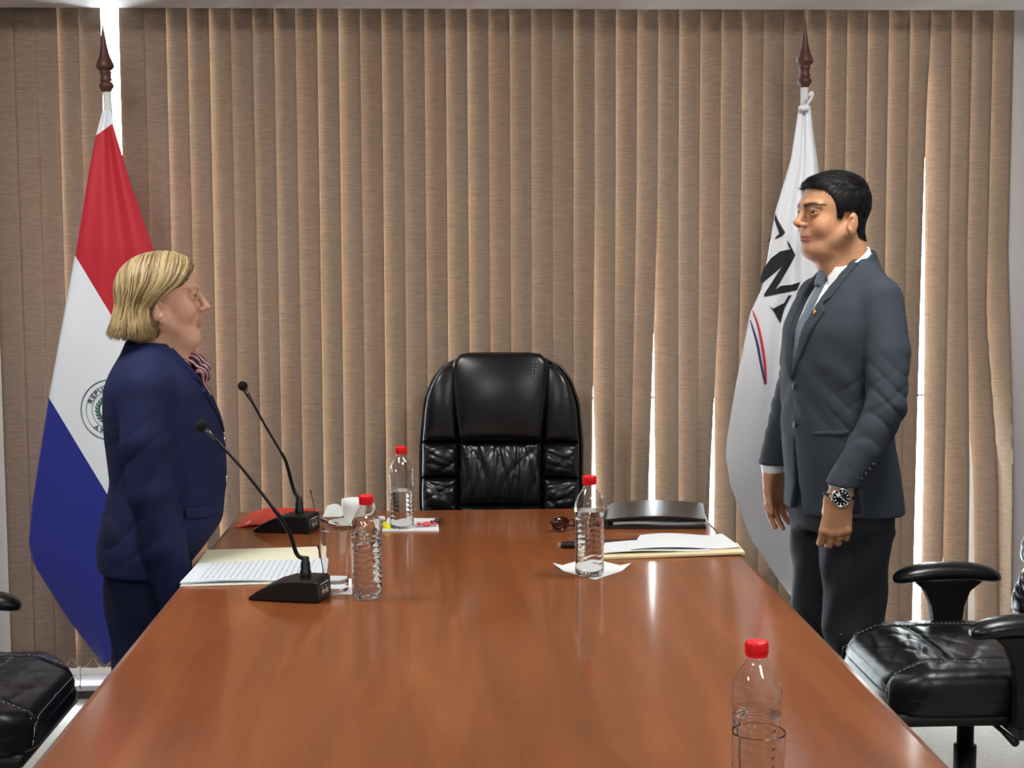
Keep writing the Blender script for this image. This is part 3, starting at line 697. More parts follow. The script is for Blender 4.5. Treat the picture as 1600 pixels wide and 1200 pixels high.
# cup, saucer, papers, pen
m_por = mat('white porcelain', 'e8eeec', .2, spec=.6)
sc_ = tag(MB().lathe([(.0001, .002), (.022, .0005), (.030, .001), (.058, .008), (.060, .010), (.057, .0105), (.030, .004), (.0001, .004)], 40, None, None, False).build('saucer', m_por), 'white porcelain saucer under the cup', 'saucer'); sc_.location = T(546, 820)
cp = empty('coffee_cup', T(554, 820) + Vector((0,0,.0045)), 0, 'white porcelain cup partly hidden behind the full water bottle', 'cup')
MB().lathe([(.0001, .0005), (.021, .0005), (.024, .003), (.030, .02), (.0345, .05), (.036, .068), (.0345, .0685), (.032, .048), (.027, .018), (.020, .006), (.0001, .005)], 40, None, None, False).build('cup_body', m_por, cp)
MB().tube(smoothcurve([(.031, .008, .056), (.048, .014, .055), (.054, .016, .040), (.046, .014, .024), (.028, .008, .020)], 6), .004, 8).build('handle', m_por, cp)
sheet('loose_paper', [(504, 808), (534, 808), (546, 797), (512, 795)], .0005, .001, m_nap, 'crumpled white paper lying between the red folder and the cup', 'paper', 12, 10, lambda u, w: .007 * abs(math.sin(5*u + 3*w)) * w + .008 * w * w)
rod('ballpoint_pen', T(501, 812) + Vector((0,0,.0045)), T(531, 823) + Vector((0,0,.0045)), .0040, mat('black pen barrel', '15161a', .35), 'black ballpoint pen lying in front of the white cup', 'pen')
hl = rod('highlighter', T(606, 829) + Vector((0,0,.0085)), T(606, 829) + Vector((-.012,.055,.0085)), .0084, mat('yellow highlighter plastic', 'e3e019', .4), 'yellow highlighter pointing at the camera beside the far water bottle', 'marker')
e_ = tag(Fld((-.02,-.02,-.001), (.02,.02,.03), .0015).ell((0,0,.0095), (.012,.010,.009), 0) and fobj('sugar_packet', Fld((-.02,-.02,-.001), (.02,.02,.03), .0015).rbox((0,0,.008), (.013,.010,.007), .006, 0), m_nap), 'small white folded sugar packet next to the yellow highlighter', 'packet'); e_.location = T(595, 815)
tr_ = sheet('paper_tray', [(597, 831), (686, 831), (684, 812), (606, 811)], .0005, .0035, m_nap, 'white folded napkin with candies beside the far water bottle', 'napkin')
def candy(pos, rz, m, label):
    t = empty('wrapped_candy', pos, rz, label, 'candy', 'wrapped candies on the napkin')
    MB().sph((0,0,.0068), (.014, .009, .0066), 14).build('candy_body', m, t); cl_ = clear_mat('candy wrapper film ' + label[:4], (.95,.9,.9,1), 1.5, .15)
    for s in (-1, 1):
        v = []; f = []; n = 9
        for i in range(n):
            a = -.9 + 1.8 * i / (n-1); v += [(s*.012, 0, .007), (s*(.012 + .015*math.cos(a)), .016*math.sin(a), .007 + .004 * (-1)**i)]
        for i in range(n-1): f.append((2*i, 2*i+1, 2*i+3, 2*i+2))
        o = obj('wrapper_end', v, f, m, t); md = o.modifiers.new('thick', 'SOLIDIFY'); md.thickness = .0006
    return t
candy(T(667, 823, .754) + Vector((0,0,.001)), .2, mat('pink red candy', 'd8505a', .25), 'pink-red wrapped candy on the folded napkin')
candy(T(683, 818, .754) + Vector((0,0,.001)), 1.2, mat('dark brown candy', '4a2a2e', .25), 'dark brown wrapped candy at the corner of the folded napkin')
# portfolio, phone, papers at right
m_port = mat('dark brown smooth leather', '1f1b1b', .32, spec=.5, bump=.1, bscale=300)
pf = empty('leather_portfolio', T(1025, 812), 0, 'closed black leather portfolio with papers showing at its edge', 'portfolio')
cor = [(948, 827), (1103, 827), (1098, 803), (955, 803)]
under(sheet('back_cover', cor, .0005, .009, m_port, nx=16), pf)
under(sheet('paper_stack', [(958, 826), (1106, 825), (1098, 804), (960, 804)], .0105, .007, m_white, nx=12, curl=lambda u, w: .002*math.sin(7*u)), pf)
under(sheet('front_cover', cor, .022, .006, m_port, nx=16, curl=lambda u, w: .009 * math.sin(PI*u) + .004 * w), pf)
P0, P3 = T(948, 827), T(955, 803)
sp_ = MB()
for k in range(1):
    ring = [(-.004, .002), (-.012, .006), (-.016, .014), (-.012, .022), (-.004, .027), (.004, .027), (.004, .002)]
    v = []; f = []; n = len(ring)
    for p in (P0, P3):
        for a, z in ring: v.append((p.x + a - pf.location.x, p.y - pf.location.y, z))
    for i in range(n): f.append((i, (i+1) % n, n+(i+1) % n, n+i))
    f += [tuple(range(n)), tuple(reversed(range(n, 2*n)))]; sp_.add(v, f)
sp_.build('spine', m_port, pf)
st = MB()
for (a, b) in (((0,1),(0,1)),):
    pa, pb = T(952, 825.8), T(1100, 825.8)
    for i in range(46):
        t0 = i / 46; p = pa.lerp(pb, t0); q = pa.lerp(pb, t0 + .012); st.tube([(p.x-pf.location.x, p.y-pf.location.y, .0285 + .009*math.sin(PI*t0)), (q.x-pf.location.x, q.y-pf.location.y, .0285 + .009*math.sin(PI*t0))], .0005, 4)
st.build('stitching', mat('grey stitching thread'), pf)['kind'] = 'stuff'
ph = empty('mobile_phone', T(960, 852), math.radians(4), 'black mobile phone lying flat between portfolio and papers', 'phone')
MB().box((-.075, -.036, .0006), (.075, .036, .0086), .003).build('phone_body', mat('black phone shell', '121317', .3), ph)
MB().box((-.071, -.033, .0086), (.071, .033, .0090)).build('screen', mat('phone screen glass', '08090b', .06), ph)
pp = empty('paper_pile', T(1050, 860), 0, 'manila folder with loose white papers at the right table edge', 'papers')
under(sheet('manila_folder', [(938, 875), (1164, 868), (1152, 853), (942, 858)], .0006, .005, m_man, nx=12, curl=lambda u, w: .003 * u), pp)
under(sheet('loose_sheet', [(940, 870), (1110, 866), (1105, 850), (945, 856)], .0085, .0008, m_white, nx=14, curl=lambda u, w: .003 * math.sin(5*u) + .004*w + .003 * u), pp)
under(sheet('loose_sheet', [(985, 868), (1157, 862), (1128, 846), (1000, 850)], .0120, .0008, m_white, nx=14, curl=lambda u, w: .006 * math.sin(4*u + .5) + .008*w + .006 * max(0, u-.8)/.2), pp)
gz = T(893, 830); eg = empty('eyeglasses', gz, .4, 'folded dark brown glasses lying behind the right-hand water bottle', 'glasses'); m_tort = mat('dark brown frame plastic', '3a1c16', .2, spec=.6)
for k, x0 in enumerate((-.034, .034)):
    pts = [(x0 + .026*math.cos(a), -.0, .024 + .019*math.sin(a)) for a in [2*PI*i/20 for i in range(21)]]; MB().tube(pts, .0022, 6).build('rim', m_tort, eg)
    MB().lathe([(.0001, -.0006), (.0245, -.0006), (.0245, .0006), (.0001, .0006)], 24, Matrix.Translation((x0, 0, .024)) @ Matrix.Rotation(PI/2, 4, 'X') @ Matrix.Diagonal((1, .72, 1, 1)), None, False).build('lens', clear_mat('brown lens %d' % k, (.45,.3,.22,1)), eg)
    MB().tube(smoothcurve([(x0*1.8, 0, .034), (x0*1.6, .012 + .008*k, .022), (-x0*.6, .016 + .008*k, .010), (-x0*1.5, .017 + .008*k, .003)], 6), .002, 6).build('temple', m_tort, eg)
MB().tube([(-.009, 0, .030), (0, 0, .033), (.009, 0, .030)], .002, 6).build('bridge', m_tort, eg)
dk = tag(fobj('key_fob', Fld((-.03,-.02,-.002), (.03,.02,.03), .0015).rbox((0,0,.008), (.022,.013,.0075), .007, 0), m_black), 'small black key fob to the left of the right-hand water bottle', 'key fob'); dk.location = T(889, 856)

# gooseneck microphones
m_mic = mat('matt black microphone plastic', '0e0f12', .38, spec=.45, bump=.1, bscale=500); m_foam = mat('black foam', '0b0b0d', .95, bump=.9, bscale=900); m_btn = mat('silver button', 'b9b8b0', .25, .9)
def mic(base, rz, neck_px, s_depth, label, ant_px):
    t = empty('gooseneck_microphone', base, rz, label, 'microphone', 'gooseneck table microphones'); Ri = Matrix.Rotation(-rz, 4, 'Z')
    pr = [(-.088, .001), (-.088, .007), (-.066, .022), (-.038, .036), (-.006, .046), (.03, .049), (.066, .049), (.072, .044), (.074, .001)]
    MB().prism(pr, -.046, .046, None, 'y', .004).build('base', m_mic, t)
    for y_ in (-.012, .010): MB().lathe([(.0075, 0), (.0075, .002), (.006, .003), (.0001, .003)], 18, Matrix.Translation((.0735, y_, .019)) @ Matrix.Rotation(PI/2, 4, 'Y'), None, False).build('button', m_btn, t)
    MB().box((.073, -.026, .0375), (.0742, .022, .039)).box((.073, -.018, .030), (.0742, -.012, .0312)).box((.073, .004, .030), (.0742, .010, .0312)).build('panel_marking', mat('white panel print', 'd8d8d8', .5), t)
    MB().lathe([(.0125, .048), (.0125, .062), (.0105, .064), (.0105, .080), (.0085, .083), (.0085, .092), (.005, .094)], 20, Matrix.Translation((.03, 0, 0))).build('neck_socket', m_mic, t)
    pts = [Ri @ (W(a, b, base.y) - base) for a, b in neck_px]; pts[0] = Vector((.03, 0, .09)); pts = smoothcurve(pts, 8); n = len(pts)
    MB().tube(pts[:-3], [.0048 if i < n * .45 else .0034 for i in range(n - 3)], 10).build('gooseneck', mat('black gooseneck', '121316', .3, .4), t)
    d = (pts[-1] - pts[-4]).normalized(); MB().tube([pts[-8], pts[-5], pts[-1]], [.0042, .0062, .0066], 10).build('capsule_collar', mat('gunmetal collar', '5c5e63', .3, .8), t)
    c = pts[-1] + d * .006; f = Fld([c[i] - .025 for i in range(3)], [c[i] + .025 for i in range(3)], .0015); f.ell(c, (.0135,.0135,.0135), 0); fobj('foam_windscreen', f, m_foam, t)
    ap = [Ri @ (W(a, b, base.y + dy) - base) for (a, b, dy) in ant_px]
    MB().tube(smoothcurve(ap, 5), .0011, 6).tube([ap[-1], ap[-1] + (ap[-1]-ap[-2]).normalized() * .010], .002, 6).build('antenna', m_mic, t)
    return t
b1 = T(452, 936); b1 = T(458, 934)
mic(b1, math.radians(-14), [(466, 890), (464, 866), (449, 826), (420, 785), (375, 728), (340, 690), (318, 668)], 0, 'black gooseneck microphone nearer the camera, in front of the printed pages', [(506, 903, .02), (503, 880, .02), (498, 858, .02)])
b2 = T(452, 829)
mic(b2, math.radians(-14), [(461, 797), (459, 765), (447, 722), (437, 703), (415, 666), (395, 630), (381, 606)], 0, 'black gooseneck microphone farther from the camera, in front of the red folder', [(492, 806, .02), (490, 788, .02), (486, 771, .02)])
# ------------------------------------------------------------------ flags on poles
m_fin = mat('turned brown wood', '4e2e26', .45, var=.25, vscale=30); m_pole = mat('white painted pole', 'd9dcdd', .35)
def prof_x(pts, y): return float(np.interp(y, [p[1] for p in pts], [p[0] for p in pts]))
class Flag:
    def __init__(s, left, right, Y, fold, nfold, ph): s.l, s.r, s.Y, s.fold, s.nf, s.ph = left, right, Y, fold, nfold, ph; s.y0 = left[0][1]; s.y1 = left[-1][1]
    def depth(s, px, py):
        xl, xr = prof_x(s.l, py), prof_x(s.r, py); u = (px - xl) / max(1, xr - xl); b = min(1, max(0, (py - s.y0) / (s.y1 - s.y0)))
        amp = s.fold * (.25 + .75 * math.sin(PI * min(1, b * 1.15 + .05)))
        return s.Y - amp * (math.sin(u * s.nf * PI + s.ph + b * 1.5) + .35 * math.sin(u * s.nf * 2.3 * PI + 1 + 2*b)) - .05 * math.sin(PI * max(0, min(1, u))) * min(1, b * 4)
    def pt(s, px, py, off=0): return W(px, py, s.depth(px, py) - off)
    def cloth(s, parent, m, attrs, nx=48, ny=120):
        v = []; f = []; A = {k: [] for k in attrs}
        for j in range(ny + 1):
            y = s.y0 + (s.y1 - s.y0) * j / ny; xl, xr = prof_x(s.l, y), prof_x(s.r, y)
            for i in range(nx + 1):
                x = xl + (xr - xl) * i / nx; p = s.pt(x, y) - parent.location; v.append(p)
                for k, fn in attrs.items(): A[k].append(fn(x, y))
        for j in range(ny):
            for i in range(nx): q = j*(nx+1)+i; f.append((q, q+nx+1, q+nx+2, q+1))
        o = obj('flag_cloth', v, f, m, parent, True)
        for k in attrs: o.data.attributes.new(k, 'FLOAT', 'POINT').data.foreach_set('value', A[k])
        md = o.modifiers.new('cloth thickness', 'SOLIDIFY'); md.thickness = .0012; md.offset = 1
        return o
    def decal(s, name, polys, m, parent, sub=4.0, off=.0035):
        """flat print: polygons in cloth coordinates, triangulated, refined and laid on the cloth"""
        bm = bmesh.new()
        for P in polys:
            vs = [bm.verts.new((a, b, 0)) for a, b in P]
            try: bm.faces.new(vs)
            except Exception: pass
        bmesh.ops.triangulate(bm, faces=bm.faces[:])
        for _ in range(3):
            es = [e for e in bm.edges if e.calc_length() > sub]
            if not es: break
            bmesh.ops.subdivide_edges(bm, edges=es, cuts=1); bmesh.ops.triangulate(bm, faces=bm.faces[:])
        for v in bm.verts: v.co = s.pt(v.co.x, v.co.y, off) - parent.location
        for f in bm.faces:
            f.normal_update()
            if f.normal.y > 0: f.normal_flip()
        bm.verts.index_update(); o = obj(name, [v.co for v in bm.verts], [[v.index for v in f.verts] for f in bm.faces], m, parent, True); bm.free()
        return o
def cloth_mat(name, rough=.75):
    m = bpy.data.materials.new(name); m.use_nodes = True; return m, m.node_tree, pbsdf(m)
def add_pole(parent, tip, bot, Y):
    """tip/bot: finial tip and finial base in cloth coordinates"""
    a = W(*tip, Y); b = W(*bot, Y); d = (a - b); L = d.length; ax = d.normalized(); q = Vector((0,0,1)).rotation_difference(ax).to_matrix().to_4x4()
    M = Matrix.Translation(b - parent.location) @ q
    pr = [(.012, 0), (.015, .02), (.019, .05), (.0225, .085), (.0215, .115), (.017, .145), (.0125, .155), (.018, .165), (.0185, .18), (.0155, .21), (.0155, .25), (.018, .285), (.0185, .30), (.0135, .31), (.02, .325), (.0265, .36), (.0265, .40), (.0225, .45), (.0165, .52), (.0125, .60), (.009, .70), (.0065, .80), (.004, .90), (.0008, 1.0)]
    MB().lathe([(r*1.02, z * L) for r, z in pr], 24, M).build('finial', m_fin, parent)
    bo = b - ax * (b.z / ax.z - .06); bo = Vector((bo.x, bo.y, .06))
    MB().tube([b - parent.location, (b*.5+bo*.5) - parent.location, bo - parent.location], .0125, 14).build('pole', m_pole, parent)
    MB().lathe([(.14, .0), (.14, .012), (.10, .03), (.03, .05), (.025, .09), (.0128, .095)], 28, Matrix.Translation((bo.x - parent.location.x, bo.y - parent.location.y, 0))).build('pole_base', m_fin, parent)
# tricolour
YF1 = 4.66
L1 = [(161, 172), (150, 212), (140, 262), (118, 395), (75, 630), (50, 790), (45, 850), (53, 882), (105, 965), (160, 1037)]
R1 = [(173, 172), (176, 193), (205, 290), (240, 390), (265, 470), (282, 640), (275, 850), (235, 1000), (168, 1037)]
pb = W(167, 900, YF1); fl1 = empty('national_flag', (pb.x, pb.y, 0), 0, 'red, white and blue flag with round emblem on a pole behind the woman', 'flag')
m1, nt, b = cloth_mat('tricolour cloth'); N = nt.nodes.new; Lk = nt.links.new
at = N('ShaderNodeAttribute'); at.attribute_name = 'stripe'; at2 = N('ShaderNodeAttribute'); at2.attribute_name = 'sleeve'
def gt(o_, v):
    n = N('ShaderNodeMath'); n.operation = 'GREATER_THAN'; Lk(o_, n.inputs[0]); n.inputs[1].default_value = v; return n.outputs[0]
def mixc(fac, A, B):
    n = N('ShaderNodeMix'); n.data_type = 'RGBA'; Lk(fac, n.inputs['Factor'])
    for k, c in (('A', A), ('B', B)):
        if isinstance(c, tuple): n.inputs[k].default_value = c
        else: Lk(c, n.inputs[k])
    return n.outputs['Result']
c1 = mixc(gt(at.outputs['Fac'], 204), lin('b00c26'), lin('dfe6ee')); c2_ = mixc(gt(at.outputs['Fac'], 494), c1, lin('0f1f86')); c3_ = mixc(gt(at2.outputs['Fac'], 0), lin('dfe6ee'), c2_)
Lk(c3_, b.inputs['Base Color']); b.inputs['Roughness'].default_value = .65; b.inputs['Sheen Weight'].default_value = .2
F1 = Flag(L1, R1, YF1 - .03, .018, 2.2, .6)
F1.cloth(fl1, m1, {'stripe': lambda x, y: y - 1.66 * x, 'sleeve': lambda x, y: y - (212 - .73 * (x - 150))})
add_pole(fl1, (160, 37), (167, 144), YF1 + .02)
m_ink = mat('dark emblem ink', '1b2b33', .7); m_leaf = mat('green emblem ink', '1f5a4c', .7)
EC, ER = (172, 640), 47.5
def ringpoly(r0, r1, n=72):
    out = []
    for k in range(n):
        a, b_ = 2*PI*k/n, 2*PI*(k+1)/n
        out.append([(EC[0]+r0*math.cos(a)*.97, EC[1]+r0*math.sin(a)), (EC[0]+r1*math.cos(a)*.97, EC[1]+r1*math.sin(a)), (EC[0]+r1*math.cos(b_)*.97, EC[1]+r1*math.sin(b_)), (EC[0]+r0*math.cos(b_)*.97, EC[1]+r0*math.sin(b_))])
    return out
F1.decal('emblem_ring', ringpoly(ER-1.3, ER), m_ink, fl1, 6); F1.decal('emblem_ring', ringpoly(ER*.81-.35, ER*.81+.35), m_ink, fl1, 6); F1.decal('emblem_ring', ringpoly(ER*.61-.35, ER*.61+.35), m_ink, fl1, 6)
def glyph(ch):
    cu = bpy.data.curves.new('glyph', 'FONT'); cu.body = ch; cu.size = 1; cu.offset = .018; cu.resolution_u = 3
    o = bpy.data.objects.new('glyph', cu); COL.objects.link(o); bpy.context.view_layer.update()
    me = bpy.data.meshes.new_from_object(o.evaluated_get(bpy.context.evaluated_depsgraph_get()))
    polys = [[(me.vertices[i].co.x, me.vertices[i].co.y) for i in p.vertices] for p in me.polygons]; w = max((v.co.x for v in me.vertices), default=.3)
    bpy.data.objects.remove(o); bpy.data.curves.remove(cu); bpy.data.meshes.remove(me); return polys, w
def arc_text(txt, r, a0, a1, size):
    polys = []; G = [glyph(c) if c != ' ' else ([], .35) for c in txt]; tot = sum(g[1] + .12 for g in G); a = a0
    for P, w in G:
        da = (a1 - a0) * (w + .12) / tot; am = a + da / 2
        for q in P:
            out = []
            for (x, y) in q:
                lx = (x - w/2) * size; ly = y * size; rr = r + ly; aa = am + lx / r
                out.append((EC[0] + rr*math.cos(aa)*.97, EC[1] + rr*math.sin(aa)))
            polys.append(out)
        a += da
    return polys
F1.decal('emblem_lettering', arc_text('REPUBLICA DEL PARAGUAY', ER*.645, math.radians(196), math.radians(196+300), 10.5), m_ink, fl1, 3)
lv = []
for s, n in ((1, 9), (-1, 9)):
    for k in range(n):
        a = math.radians(90 + s * (25 + 15 * k)); cx, cy = EC[0] + 19*math.cos(a), EC[1] + 19*math.sin(a)
        for w in (-.5, .5):
            dirn = a + s * (PI/2 + w); tx, ty = math.cos(dirn), math.sin(dirn); nx_, ny_ = -ty, tx
            lv.append([(cx, cy), (cx+4*tx+1.6*nx_, cy+4*ty+1.6*ny_), (cx+9*tx, cy+9*ty), (cx+4*tx-1.6*nx_, cy+4*ty-1.6*ny_)])
F1.decal('emblem_wreath', lv, m_leaf, fl1, 6)
star = [(EC[0] + (8 if k % 2 == 0 else 3.2)*math.sin(k*PI/5), EC[1] - (8 if k % 2 == 0 else 3.2)*math.cos(k*PI/5)) for k in range(10)]
F1.decal('emblem_star', [star], mat('yellow emblem ink', 'd8b02a', .7), fl1, 6)
# white flag with lettering
YF2 = 4.66
L2 = [(1249, 166), (1236, 250), (1212, 330), (1191, 450), (1172, 490), (1150, 600), (1136, 685), (1134, 715), (1141, 757), (1175, 845), (1220, 910), (1264, 968)]
R2 = [(1266, 166), (1271, 210), (1278, 258), (1284, 330), (1300, 470), (1312, 640), (1308, 820), (1268, 968)]
pb = W(1258, 900, YF2); fl2 = empty('institution_flag', (pb.x, pb.y, 0), 0, 'white flag with black letters and red-blue swoosh behind the man', 'flag')
m2, nt, b = cloth_mat('white flag cloth'); b.inputs['Base Color'].default_value = lin('dde1e8'); b.inputs['Roughness'].default_value = .6
F2 = Flag(L2, R2, YF2 - .03, .016, 3.0, .2)
F2.cloth(fl2, m2, {})
add_pole(fl2, (1258, 28), (1257, 137), YF2 + .02)
kn = MB()
for (cx, cy, r) in ((1257, 168, .014),): kn.tube([F2.pt(cx-8, cy, .02) - fl2.location, F2.pt(cx, cy+1, .028) - fl2.location, F2.pt(cx+8, cy-1, .02) - fl2.location], [.006, .010, .006], 10)
kn.tube(smoothcurve([F2.pt(1258, 168, .025) - fl2.location, W(1265, 158, YF2-.03) - fl2.location, W(1270, 148, YF2-.035) - fl2.location, W(1268, 144, YF2-.035) - fl2.location, W(1264, 150, YF2-.035) - fl2.location], 5), .004, 8).build('tie_knot', m2, fl2)
def cr(P): return [(1120 + x/3.75, 240 + y/3.75) for x, y in P]
m_txt = mat('black flag ink', '15171f', .7)
F2.decal('lettering', [cr([(344,350),(356,385),(400,462),(382,484),(338,503),(346,488),(366,470),(336,385)])], m_txt, fl2)
F2.decal('lettering', [cr([(300,522),(306,500),(316,492),(312,508)])], m_txt, fl2)
F2.decal('lettering', [cr([(413,508),(428,530),(461,594),(428,592),(390,582),(345,604),(300,648),(268,705),(257,768),(256,730),(274,672),(318,612),(372,572),(432,560),(418,535)]), cr([(428,592),(461,594),(438,640),(374,752),(345,795),(280,838),(277,824),(330,742),(396,640)]), cr([(345,795),(374,775),(440,768),(490,752),(470,800),(410,812),(280,838)])], m_txt, fl2)
F2.decal('lettering', [cr([(308,893),(330,908),(362,912),(395,875),(420,830),(440,830),(400,900),(386,945),(372,998),(362,975),(338,930)])], m_txt, fl2)
def swoosh(P, w):
    P = smoothcurve([(a, b, 0) for a, b in P], 6); out = []; n = len(P)
    L_, R_ = [], []
    for i, p in enumerate(P):
        t = (P[min(i+1, n-1)] - P[max(0, i-1)]).normalized(); ww = w * (.35 + .65 * math.sin(PI * min(1, .15 + .85*(1 - i/(n-1))))) * .5
        L_.append((p.x - t.y*ww, p.y + t.x*ww)); R_.append((p.x + t.y*ww, p.y - t.x*ww))
    return [[L_[i], L_[i+1], R_[i+1], R_[i]] for i in range(n-1)]
F2.decal('red_swoosh', swoosh([(1176,485),(1184,507),(1190,535),(1195,568),(1197,600)], 4.2), mat('red flag ink', 'c22a3a', .7), fl2, 30)
F2.decal('blue_swoosh', swoosh([(1172,500),(1178,518),(1184,540),(1189,568),(1196,601)], 3.6), mat('blue flag ink', '20306e', .7), fl2, 30)
# ------------------------------------------------------------------ people
def skin_mat(name, rough=.56):
    m = bpy.data.materials.new(name); m.use_nodes = True; nt = m.node_tree; b = pbsdf(m)
    a = nt.nodes.new('ShaderNodeVertexColor'); a.layer_name = 'Col'
    tc = nt.nodes.new('ShaderNodeTexCoord'); n = nt.nodes.new('ShaderNodeTexNoise'); n.inputs['Scale'].default_value = 90; n.inputs['Detail'].default_value = 4
    nt.links.new(tc.outputs['Object'], n.inputs['Vector'])
    mx = nt.nodes.new('ShaderNodeMix'); mx.data_type = 'RGBA'; mx.blend_type = 'SOFT_LIGHT'; mx.inputs['Factor'].default_value = .25
    nt.links.new(a.outputs['Color'], mx.inputs['A']); nt.links.new(n.outputs[0], mx.inputs['B']); nt.links.new(mx.outputs['Result'], b.inputs['Base Color'])
    bp = nt.nodes.new('ShaderNodeBump'); bp.inputs['Strength'].default_value = .12; bp.inputs['Distance'].default_value = .001
    n2 = nt.nodes.new('ShaderNodeTexNoise'); n2.inputs['Scale'].default_value = 700; nt.links.new(tc.outputs['Object'], n2.inputs['Vector']); nt.links.new(n2.outputs[0], bp.inputs['Height']); nt.links.new(bp.outputs[0], b.inputs['Normal'])
    b.inputs['Roughness'].default_value = rough; b.inputs['Subsurface Weight'].default_value = .12; b.inputs['Subsurface Radius'].default_value = (.012, .005, .003); b.inputs['Subsurface Scale'].default_value = .6
    return m
def head_field(f, O, sc=1.0, fem=False):
    def o(*p): return tuple(O[i] + sc * p[i] for i in range(3))
    def r(*q): return tuple(sc * x for x in q)
    E = lambda c, q, k=.01, rot=None, cut=False: f.ell(o(*c), r(*q), k * sc, rot, cut)
    Cn = lambda a, b, ra, rb, k=.01, cut=False: f.cone(o(*a), o(*b), ra * sc, rb * sc, k * sc, cut)
    E((-.006, 0, .022), (.090, .076, .078), .02); E((.026, 0, .022), (.064, .062, .064), .02)
    E((.035, 0, -.035), (.056, .059, .065), .02); E((.030, 0, -.075), (.057, .052, .040), .02)
    E((.074, 0, -.101), (.020, .022, .017), .016)
    for s in (-1, 1):
        Cn((-.002, s*.054, -.055), (.060, s*.025, -.098), .020, .018, .02)
        E((.060, s*.038, -.042), (.026, .022, .026), .02)
        Cn((.078, s*.046, .013), (.0925, s*.012, .017), .0095 if not fem else .006, .0095 if not fem else .005, .014)
    # nose
    Cn((.089, 0, .010), (.1115, 0, -.028), .0078, .0090, .008)
    E((.1145, 0, -.0325), (.0105, .0105, .0090), .006)
    for s in (-1, 1): E((.1020, s*.0125, -.0375), (.0105, .0072, .0072), .005)
    # mouth
    E((.080 - .003*fem, 0, -.066), (.0195, .028, .022), .012)
    for s in (-1, 1):
        Cn((.083, s*.023, -.0715), (.0975, s*.004, -.0665), .0032, .0050, .005)
        Cn((.083, s*.021, -.0735), (.0955, s*.002, -.0778), .0034, .0058, .005)
    for s in (-1, 1):
        E((.101, s*.033, -.006), (.017, .020, .0120), .012, None, True)
        E((.0795, s*.033, -.0045), (.0146, .0165, .0142), .005)
        f.chain([o(.0870, s*.0205, -.0062), o(.0935, s*.0315, -.0042), o(.0905, s*.0395, -.0042), o(.0820, s*.0470, -.0050)], [.0020*sc, .0043*sc, .0041*sc, .0018*sc], .0015, True)
        Cn((.089, s*.025, -.0722), (.1045, 0, -.0718), .0010, .0012, .0018, True)
        E((.107, s*.0058, -.0428), (.0050, .0030, .0030), .002, None, True)
        # ear
        E((-.006, s*.081, -.036), (.0185, .0075, .0300), .006, (0, -10, s * 18))
        E((.003, s*.090, -.034), (.0100, .0075, .0165), .004, (0, -10, s * 18), True)
        E((.003, s*.073, -.062), (.0085, .0055, .0090), .006)
        E((-.002, s*.0865, -.038), (.0035, .003, .012), .003, (0, -10, 0))
    E((.100, 0, -.0885), (.006, .018, .0035), .008, None, True)
    if fem:
        E((.056, 0, -.116), (.040, .038, .022), .02); Cn((-.012, 0, -.06), (-.035, 0, -.22), .056, .060, .03); Cn((.050, 0, -.105), (.028, 0, -.20), .030, .040, .03)
    else:
        Cn((-.022, 0, -.06), (-.060, 0, -.24), .056, .060, .03); Cn((.040, 0, -.098), (-.035, 0, -.22), .032, .040, .03); E((.05, 0, -.108), (.036, .04, .02), .02)
def eyeballs(O, sc, parent, M, iris):
    mw = mat('eye white', 'bdb4ab', .25); mi = mat('iris ' + iris, iris, .15); mp_ = mat('pupil', '060606', .1)
    for s in (-1, 1):
        c = Vector([O[i] + sc * (.0785, s*.033, -.0045)[i] for i in range(3)]); R = .0132 * sc; n = 36; v = []; f = []; mi_ = []
        for i in range(n // 2 + 1):
            th = PI * i / (n // 2) 
            for k in range(n): a = 2*PI*k/n; v.append(M @ (c + Vector((R*math.cos(th), R*math.sin(th)*math.cos(a), R*math.sin(th)*math.sin(a)))))
        for i in range(n // 2):
            for k in range(n): f.append((i*n+k, (i+1)*n+k, (i+1)*n+(k+1) % n, i*n+(k+1) % n)); mi_.append(2 if i < 2 else 1 if i < 5 else 0)
        obj('eye', v, f, mw, parent, True, [mw, mi, mp_], mi_)
def basis(A, C):
    A = np.array(A, float); A /= np.linalg.norm(A); C = np.array(C, float); C -= A * (A @ C); C /= np.linalg.norm(C); return A, C
